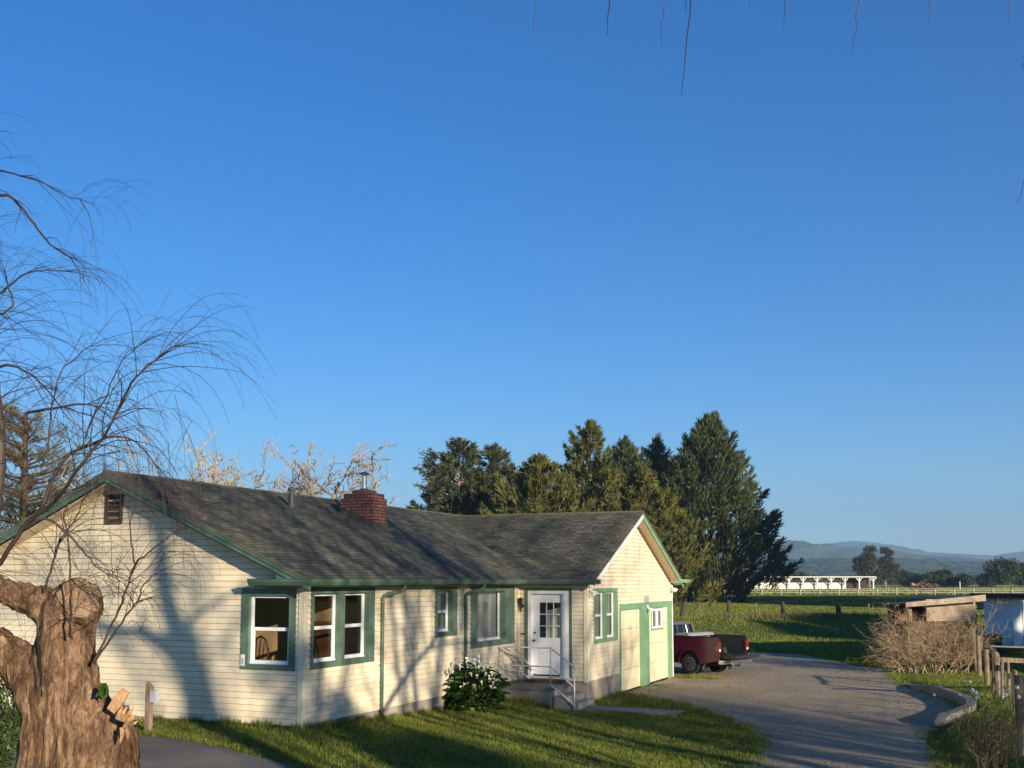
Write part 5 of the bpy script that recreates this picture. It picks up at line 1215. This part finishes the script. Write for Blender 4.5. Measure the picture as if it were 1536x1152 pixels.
conifer('dark_cypress',(gx_(940,152),152,0),23.0,pr(7.75),M['cypress'],M['darkbark'],468,55,1.1,.2,up=.9,label='dark cypress with pointed sprays between the sparse-topped conifer and the tallest cypress',group=GT,tr=.4,plume=1.3)
conifer('olive_bush_tree',(gx_(812,120),120,0),16.7,pr(7.29,[(0,.9),(.2,1),(.5,.9),(.7,.7),(.88,.42),(1,.05)]),M['olive'],M['trunkpale'],641,55,.8,.22,up=.9,gap=0.02,label='yellowish olive broad conifer above the middle of the wing ridge',group=GT,tr=.28)
conifer('bare_trunk_fir',(gx_(738,135),135,0),19.8,pr(6.21,[(0,.8),(.3,1),(.6,.9),(.8,.55),(.93,.3),(1,.05)]),M['fir'],M['trunkpale'],538,50,.85,.22,up=.5,gap=0.05,label='conifer with a pale exposed trunk in the middle of the tree group',group=GT,tr=.33)
conifer('bushy_fir',(gx_(688,132),132,0),20.5,pr(6.61,[(0,.9),(.3,1),(.55,.85),(.68,.5),(.8,.42),(.93,.3),(1,.08)]),M['fir'],M['trunkpale'],589,50,.85,.22,up=.5,gap=0.05,label='bushy conifer with a clump-like top next to the leftmost slender one',group=GT,tr=.35)
conifer('slender_fir',(gx_(646,128),128,0),18.8,pr(3.96,[(0,1.1),(.15,1),(.35,.8),(.55,.62),(.75,.42),(.9,.28),(1,.05)]),M['fir'],M['darkbark'],187,42,.8,.2,up=.12,gap=0.09,label='slender gappy fir at the left end of the tree group',group=GT,tr=.28,droop=.2,plume=1.6)
conifer('low_conifer',(gx_(640,118),118,0),10.3,pr(7.13,[(0,1),(.4,.9),(.8,.5),(1,.05)]),M['olive'],M['darkbark'],237,50,.8,.22,up=.6,label='low bushy conifer just above the main roof ridge at the left of the group',group=GT,tr=.2)
conifer('back_cypress',(gx_(858,160),160,0),20.1,pr(8.12),M['cypress'],M['darkbark'],360,50,1.1,.22,up=.7,label='dark cypress glimpsed behind the olive conifers',group=GT,tr=.4)
conifer('dark_cypress',(gx_(988,160),160,0),24.5,pr(6.8),M['cypress'],M['darkbark'],430,55,1.1,.2,up=.9,label='dark cypress shoulder directly left of the tallest cypress',group=GT,tr=.4,plume=1.5)
conifer('dark_cypress',(gx_(915,162),162,0),22.5,pr(6.5),M['cypress'],M['darkbark'],380,55,1.1,.2,up=.9,label='dark cypress filling the gap right of the sparse-topped conifer',group=GT,tr=.4,plume=1.5)
conifer('back_cypress',(gx_(775,155),155,0),18.5,pr(6.8),M['cypress'],M['darkbark'],360,55,1.1,.2,up=.8,label='dark cypress behind the pale-trunked conifer and the yellowish one',group=GT,tr=.4,plume=1.4)
conifer('back_cypress',(gx_(712,158),158,0),19.0,pr(6.0),M['fir'],M['darkbark'],330,55,1.1,.2,up=.7,label='dark conifer behind the bushy one at the left of the group',group=GT,tr=.4,plume=1.4)
# pine at left
pn=empty('pine_tree',(gx_(28,38),38,0),0,'brownish green pine behind the left slope of the roof','tree')
mb=MB(); mb.tube([(0,0,-.2),(.1,0,4),(0,0,9)],[.25,.2,.06],8); P_=[];D_=[]
for k in range(120):
    z=rng.uniform(3.0,8.9); a=rng.random()*6.283; r=rng.uniform(.8,3.0)*(1-.55*max(0,(z-5)/4))*(1 if z>4.5 else 1.15); e=Vector((math.cos(a)*r,math.sin(a)*r,z+r*.35)); mb.tube([(0,0,z-.2),(e.x*.5,e.y*.5,z+.05),e],[.05,.03,.012],4)
    for q in range(34):
        c=Vector((e.x*.45,e.y*.45,z)).lerp(e,rng.random()**.7)+Vector((rng.gauss(0,.14),rng.gauss(0,.14),rng.gauss(0,.12)))
        for _ in range(7): P_.append(tuple(c)); D_.append((rng.gauss(math.cos(a)*.5,.6),rng.gauss(math.sin(a)*.5,.6),rng.gauss(.6,.5)))
mb.build('trunk',M['darkbark'],pn); P_=np.array(P_);D_=unit(np.array(D_)); blades_mesh('needles',P_,D_,nr.uniform(.10,.24,len(P_)),nr.uniform(.012,.022,len(P_)),M['pine'],pn)
# pale pollarded trees behind the house
cfgp=dict(levels=4,seg=[.35,.28,.2,.14],wig=[.17,.22,.26,.3],up=[.05,.07,.08,.08],n=[7,5,4],ang=(30,75),lr=(.32,.55),rmin=.018,sides=[7,6,5,4,3],t0=.3,taper=.45)
for (px,py,Y,hh,nb,sp_,lb) in ((420,720,33,7.0,10,.85,'broad pale lichen-covered leafless tree behind the main roof ridge'),(268,720,35,6.6,3,.4,'small pale leafless tree behind the roof ridge near the left gable'),(545,745,34,5.1,4,.35,'low pale leafless tree behind the brick chimney')):
    rng=random.Random(px+6); X=gx_(px,Y); t=empty('pale_bare_tree',(X,Y,0),0,lb,'tree','pale leafless trees behind the house'); mb=MB()
    mb.tube([(0,0,-.2),(.05,0,1.2),(0,.05,2.4)],[.3,.25,.24],10,rough=.08); mb.build('trunk',M['lichen'],t); mb=MB()
    for k in range(nb):
        a=6.283*k/nb+rng.uniform(-.3,.3); d=Vector((math.cos(a)*sp_,math.sin(a)*sp_,rng.uniform(.7,1.2))); grow(mb,(0,0,2.2),d,(hh-2.2)*rng.uniform(.70,.95),.125,0,cfgp)
    mb.build('limbs',M['lichen'],t)
rng=random.Random(77)
# ---------------------------------------------------------------- trees out of the frame that throw the shadows
def bare_tree(name,x,y,h,seed,label,n0=9,spread=.55,r=.2,lv=4,cfg=None,th=None):
    global rng
    old=rng; rng=random.Random(seed); t=empty(name,(x,y,G(x,y)),0,label,'tree','leafless trees behind the viewer'); mb=MB()
    c=cfg or dict(levels=lv,seg=[.7,.5,.4,.3],wig=[.07,.1,.14,.18],up=[.05,.02,-.02,-.06],n=[6,6,5],ang=(20,55),lr=(.45,.7),rmin=.008,sides=[7,5,3,3],t0=.25,taper=.3)
    th=th or h*.28; mb.tube([(0,0,-.3),(.05,.05,th*.5),(0,0,th)],[r*1.3,r,r*.9],9); mb.build('trunk',M['bark'],t); mb=MB()
    for k in range(n0):
        a=6.283*k/n0+rng.uniform(-.3,.3); grow(mb,(0,0,th*rng.uniform(.75,1)),(math.cos(a)*spread,math.sin(a)*spread,1),(h-th)*rng.uniform(.75,1),r*.5,0,c)
    mb.build('limbs',M['twig'],t); rng=old; return t
# forked tree whose shadow lies on the gable wall: drawn from the shadow, set 21 m towards the sun
def on_gable(x,y):
    n=Vector((ey.x,ey.y,0)); o=Vector((0,0,EYE)); d=(at(x,y,10)-o); return o+d*((W(0,0,0)-o).dot(n)/d.dot(n))
SH=Vector((SUN.x,SUN.y,0)).normalized()
def cast(x,y,D): p=on_gable(x,y); return p+SH*D+Vector((0,0,TAN12*0+math.tan(R(12.5))*D))
B0=cast(300,1085,21.0); ft=empty('forked_tree',(B0.x,B0.y,G(B0.x,B0.y)),0,'forked leafless tree standing right of the viewer, its shadow on the gable wall','tree','leafless trees behind the viewer')
Of=Vector(ft.location); mb=MB()
def lim(pts,rs): mb.tube([cast(*p)-Of for p in pts],rs,8)
b=cast(300,1085,21)-Of
mb.tube([(b.x,b.y,-.3),(b.x,b.y,b.z*.5),b,cast(296,1040,21)-Of,cast(283,1000,21.2)-Of],[.30,.25,.22,.21,.20],10)
mb.build('trunk',M['bark'],ft); mb=MB()
lim([(283,1005,21.2),(272,965,21.4),(255,920,21.6),(243,870,21.8),(240,800,22),(238,740,22.2),(232,690,22.4),(225,600,22.8)],[.18,.165,.15,.14,.13,.11,.09,.06])
lim([(288,1010,21),(262,985,20.6),(240,962,20.2),(215,950,20),(180,945,19.8),(130,930,19.5)],[.15,.13,.12,.10,.08,.05])
lim([(268,950,21.4),(285,930,21.8),(320,905,22.4),(360,885,23),(400,860,23.6),(450,820,24)],[.06,.05,.045,.035,.03,.02])
lim([(225,955,20),(213,935,20.1),(212,915,20.2)],[.06,.05,.045])
cfgt=dict(levels=3,seg=[.4,.3,.25],wig=[.1,.14,.18],up=[.02,-.03,-.06],n=[5,5],ang=(20,55),lr=(.5,.8),rmin=.005,sides=[4,3,3],t0=.2,taper=.25)
for k in range(34):
    p=cast(rng.uniform(60,420),rng.uniform(640,900),rng.uniform(19,25))-Of if k%2 else cast(rng.choice((240,238,243)),rng.uniform(600,860),22)-Of
    grow(mb,p,(rng.gauss(0,.6),rng.gauss(0,.6),.6),rng.uniform(1.0,2.4),.02,0,cfgt)
mb.build('limbs',M['twig'],ft)
def src(lx,ly,z,D):  # house-local target -> caster location
    p=W(lx,ly,z); return p+SH*D+Vector((0,0,math.tan(R(12.5))*D))
def tree_for(lx,ly,D,h,seed,label,**k):
    p=src(lx,ly,0,D); return bare_tree('bare_tree',p.x,p.y,h,seed,label,**k)
tree_for(0,4.5,27,13.5,21,'leafless tree behind the viewer, first of the row towards the right',n0=7,spread=.35,r=.17)
tree_for(0,7.6,33,14.0,22,'leafless tree behind the viewer with the widest crown',n0=8,spread=.32,r=.2)
tree_for(-3,1.5,31,14,23,'leafless tree behind the viewer, nearest to the forked one',n0=6,spread=.35,r=.16)
tree_for(7,6.0,24,8.5,24,'leafless low dense tree right of the viewer beside the driveway',n0=8,spread=.5,r=.17)
tree_for(8.5,6.6,26,8,25,'leafless dense tree right of the viewer, farther along the driveway',n0=11,spread=.7,r=.16)
# diagonal branch shadow on the long wall
def on_long(x,y):
    n=Vector((ex.x,ex.y,0)); o=Vector((0,0,EYE)); d=(at(x,y,10)-o); return o+d*((W(0,0,0)-o).dot(n)/d.dot(n))
dt_=[ (on_long(x,y)+SH*D+Vector((0,0,math.tan(R(12.5))*D)),r) for x,y,D,r in ((560,1090,16,.075),(590,1042,16.2,.07),(618,1000,16.4,.065),(645,970,16.6,.06),(662,940,16.7,.04),(672,905,16.8,.03))]
d2_=[ (on_long(x,y)+SH*D+Vector((0,0,math.tan(R(12.5))*D)),r) for x,y,D,r in ((640,974,16.5,.05),(670,966,16.4,.04),(705,962,16.3,.035),(760,950,16.2,.03))]
lt=empty('leaning_tree',(dt_[0][0].x,dt_[0][0].y,0),0,'slim leaning leafless tree outside the frame, its shadow crossing the long wall','tree','leafless trees behind the viewer'); Ol=Vector(lt.location); lt.location.z=G(Ol.x,Ol.y)
Ol=Vector((Ol.x,Ol.y,lt.location.z)); mb=MB(); q=dt_[0][0]-Ol; mb.tube([(q.x-.9,q.y,-.3),(q.x-.3,q.y,q.z*.6),q]+[p-Ol for p,r in dt_[1:]],[.12,.095]+[r for p,r in dt_],8); mb.build('trunk',M['bark'],lt)
mb=MB(); mb.tube([p-Ol for p,r in d2_],[r for p,r in d2_],6)
for k in range(16):
    p=dt_[rng.randint(2,5)][0]-Ol; grow(mb,p,(rng.gauss(0,.5),rng.gauss(0,.5),1),rng.uniform(1,2.2),.018,0,cfgt)
mb.build('limbs',M['twig'],lt)
# dense windbreak trees outside the frame to the right (their shade lies on the field)
w0=conifer('windbreak_tree',(36.8,14,0),11.5,pr(3.6,[(0,.9),(.3,1),(.6,.95),(.85,.6),(1,.1)]),M['cypress'],M['darkbark'],330,60,.9,.4,up=.6,label='dense evergreen of the windbreak to the right of the picture',group='windbreak evergreens',tr=.3,inner=.5)
def wb(x,y,s,sx=1): 
    c=copy_tree(w0); c.location=(x,y,0); c.scale=(s*sx,s*sx,s); c.rotation_euler.z=x; return c
for k,(x,y,s) in enumerate(((37.4,12.2,1.1),(55,12,1.35),(58,13.5,1.4),(60,18,1.45),(64,14,1.4),(72,17,1.4))): wb(x,y,s)
for k in range(22): wb(71+k*9.5+rng.uniform(-2,2),104+rng.uniform(-5,5),rng.uniform(2.0,2.6),1.25)
# ---------------------------------------------------------------- far trees
def leafball_tree(name,x,y,h,blobs,mat,n,bl,label,group,tr=.4,cat='tree'):
    t=empty(name,(x,y,0),0,label,cat,group); mb=MB(); mb.tube([(0,0,-.3),(0,0,h*.5),(0,0,h*.8)],[tr,tr*.7,tr*.2],6)
    P_=[];D_=[]
    for (bx,by,bz,br) in blobs:
        mb.tube([(0,0,h*.25),(bx*.5*h,by*.5*h,(bz*h+h*.25)/2),(bx*h,by*h,bz*h)],[tr*.5,tr*.35,tr*.1],5,cap=False)
        k=int(n*br); v=unit(nr.normal(size=(k,3)))*(nr.random((k,1))**.4)*br*h*np.array([1,1,.75]); P_.append(v+np.array([bx*h,by*h,bz*h])); D_.append(unit(v+nr.normal(0,br*h*.5,(k,3))))
    P_=np.concatenate(P_);D_=np.concatenate(D_); mb.build('trunk',M['trunkpale'],t); blades_mesh('crown',P_,D_,nr.uniform(.6,1.3,len(P_))*bl,nr.uniform(.25,.5,len(P_))*bl,mat,t); return t
GF='far trees beyond the field'
leafball_tree('round_tree',12.1,-2.8,7.6,[(0,0,.82,.10),(.05,.05,.72,.12),(-.08,0,.70,.11),(0,-.08,.90,.06),(.1,-.05,.78,.07)],M['lilyleaf'],9000,.16,'small round-crowned evergreen behind the viewer, its shadow on the lawn',None,.10)
leafball_tree('round_tree',11.8,-4.2,8.6,[(0,0,.80,.09),(.05,.02,.70,.08),(-.05,0,.9,.06)],M['lilyleaf'],9000,.16,'taller round-crowned evergreen farther behind the viewer',None,.09)
def blobs(n,w,z0,z1,r): return [(rng.uniform(-w,w)*(1-.5*abs((k/n)-.4)),rng.uniform(-w,w)*.7,z0+(z1-z0)*k/n,rng.uniform(.7,1.2)*r) for k in range(n)]
leafball_tree('eucalyptus',gx_(1304,450),450,17.5,[(-.25,0,.45,.13),(-.2,.1,.62,.12),(0,0,.88,.11),(-.03,0,.72,.14),(.05,.1,.55,.15),(-.1,0,.35,.15),(.1,0,.9,.09)]+blobs(9,.3,.25,.75,.12),M['euca'],2600,1.1,'largest eucalyptus, left half of the tall far clump',GF,.5)
leafball_tree('eucalyptus',gx_(1328,455),455,17.0,[(.0,0,.92,.09),(.12,0,.84,.09),(.08,0,.66,.14),(.22,0,.5,.12),(.15,0,.35,.15),(.02,0,.45,.16)]+blobs(8,.25,.25,.7,.13),M['euca'],2600,1.1,'slightly shorter eucalyptus, right half of the tall far clump',GF,.5)
for (x,yt,w_,Y,mt,lb) in ((1362,858,30,480,'fir','brownish low tree right of the eucalyptus clump'),(1405,858,40,470,'cypress','wide dark round tree in the gap of the far tree line'),(1428,868,12,460,'cypress','smallest dark far tree between the two round ones'),(1447,862,18,455,'cypress','dark round far tree beside the pale pole'),(1480,863,22,470,'fir','brownish far tree left of the big right-edge one'),(1507,838,42,430,'cypress','big dark far tree at the right edge'),(1538,845,34,440,'cypress','dark far tree cut by the right edge'),(1200,858,16,560,'cypress','dark treetop above the middle of the stall row'),(1143,862,10,560,'cypress','small dark treetop above the left end of the stall row'),(1390,862,16,500,'fir','small brown far tree left of the wide dark one')):
    h=(870-yt)/1620*Y+EYE; rad=w_/1620*Y/2/h
    leafball_tree('far_tree',gx_(x,Y),Y,h,[(rng.uniform(-rad,rad)*.7,rng.uniform(-rad,rad)*.5,z,rad*rng.uniform(.45,.65)) for z in (.3,.4,.5,.6,.7,.8) for _ in (0,1)]+[(0,0,.86,min(.14,rad*.5))],M[mt],1500,1.1,lb,GF,.3)
# low hedge line at the foot of the hills
n=60000; X=nr.uniform(-300,700,n); k2=np.abs(np.sin(X*.05)*np.sin(X*.021+1))*6+2; Z=nr.random(n)*k2; P_=np.stack([X,640+nr.normal(0,6,n),Z],-1)
o=blades_mesh('far_hedgerow',P_,unit(nr.normal(size=(n,3))+np.array([0,0,.6])),nr.uniform(1.2,2.6,n),nr.uniform(.6,1.3,n),M['fir']); tag(o,kind='stuff')
# ---------------------------------------------------------------- hills
def mk_hill(name,c0,c1,sc):
    m=NT(name); m.b.inputs['Roughness'].default_value=1; m.b.inputs['Specular IOR Level'].default_value=0; v=mapping(m,'Object')
    a=ramp(m,nz(m,v,sc,8,.65),[(.38,c0),(.62,c1)]); m.l(a,m.b.inputs['Base Color']); return m.m
def hill(name,Y,depth,prof,mat,step,rough,tree=0):
    xs=np.arange(-4200,5200,step) if Y>3000 else np.arange(-2600,3000,step); nd=28
    px=[gx_(a,Y) for a,b in prof]; pz=[(870-b)/1620*Y+EYE for a,b in prof]
    V=np.zeros((nd,len(xs),3)); top=np.interp(xs,px,pz)
    for j in range(nd):
        t=j/(nd-1); y=Y-depth*(1-t); V[j,:,0]=xs; V[j,:,1]=y; s=math.sin(t*math.pi/2)**1.3
        nn=np.array([noise.fractal(Vector((x/420,y/420,1.7)),1,2,5) for x in xs])
        n2=np.array([noise.noise(Vector((x/18,y/18,4)))*.5+noise.noise(Vector((x/9,y/9,8)))*.5 for x in xs])
        V[j,:,2]=np.maximum(top*s*(Y-depth*(1-t))/Y,0)+nn*rough*math.sin(math.pi*min(t,.97))+n2*tree*(t>.03) - (4 if j==0 else 0)
    F=(np.arange(nd-1)[:,None]*len(xs)+np.arange(len(xs)-1)[None])[...,None]+np.array([0,1,len(xs)+1,len(xs)])
    o=mesh_np(name,V.reshape(-1,3),F.reshape(-1,4),mat,n=4); return tag(o,kind='structure')
pf1=[(-1500,820),(-600,790),(200,815),(700,800),(1000,812),(1100,806),(1160,808),(1185,811),(1205,817),(1228,824),(1250,822),(1600,850),(3000,840)]
pf2=[(-1500,830),(900,840),(1180,835),(1225,823),(1250,815),(1280,812),(1305,815),(1322,822),(1345,823),(1362,826),(1400,830),(1430,834),(1452,837),(1475,838),(1500,832),(1520,829),(1560,825),(1700,815),(2200,820),(3000,830)]
pf0=[(-1500,850),(600,846),(1130,845),(1160,842),(1200,838),(1260,839),(1330,838),(1380,843),(1440,845),(1490,846),(1536,848),(2000,846),(3000,850)]
hill('hills',6800,2200,pf2,mk_hill('far_hill',(.08,.10,.055),(.24,.22,.14),.004),22,60,0)
hill('hills',4300,1300,pf1,mk_hill('mid_hill',(.05,.07,.035),(.12,.14,.065),.014),14,45,4)
hill('forest_hill',2500,900,pf0,mk_hill('near_hill',(.03,.045,.025),(.17,.18,.085),.05),6,12,11)
# ---------------------------------------------------------------- haze
mb=MB(); mb.box((-8900,-560,-3),(8900,8000,560)); m=NT('haze_air'); m.t.nodes.remove(m.b)
pv=m.n('ShaderNodeVolumePrincipled'); pv.inputs['Color'].default_value=(.42,.70,1.0,1); pv.inputs['Density'].default_value=.00016; pv.inputs['Anisotropy'].default_value=0
m.l(pv.outputs[0],m.t.nodes['Material Output'].inputs['Volume'])
hz=mb.build('haze',m.m); tag(hz,kind='stuff')
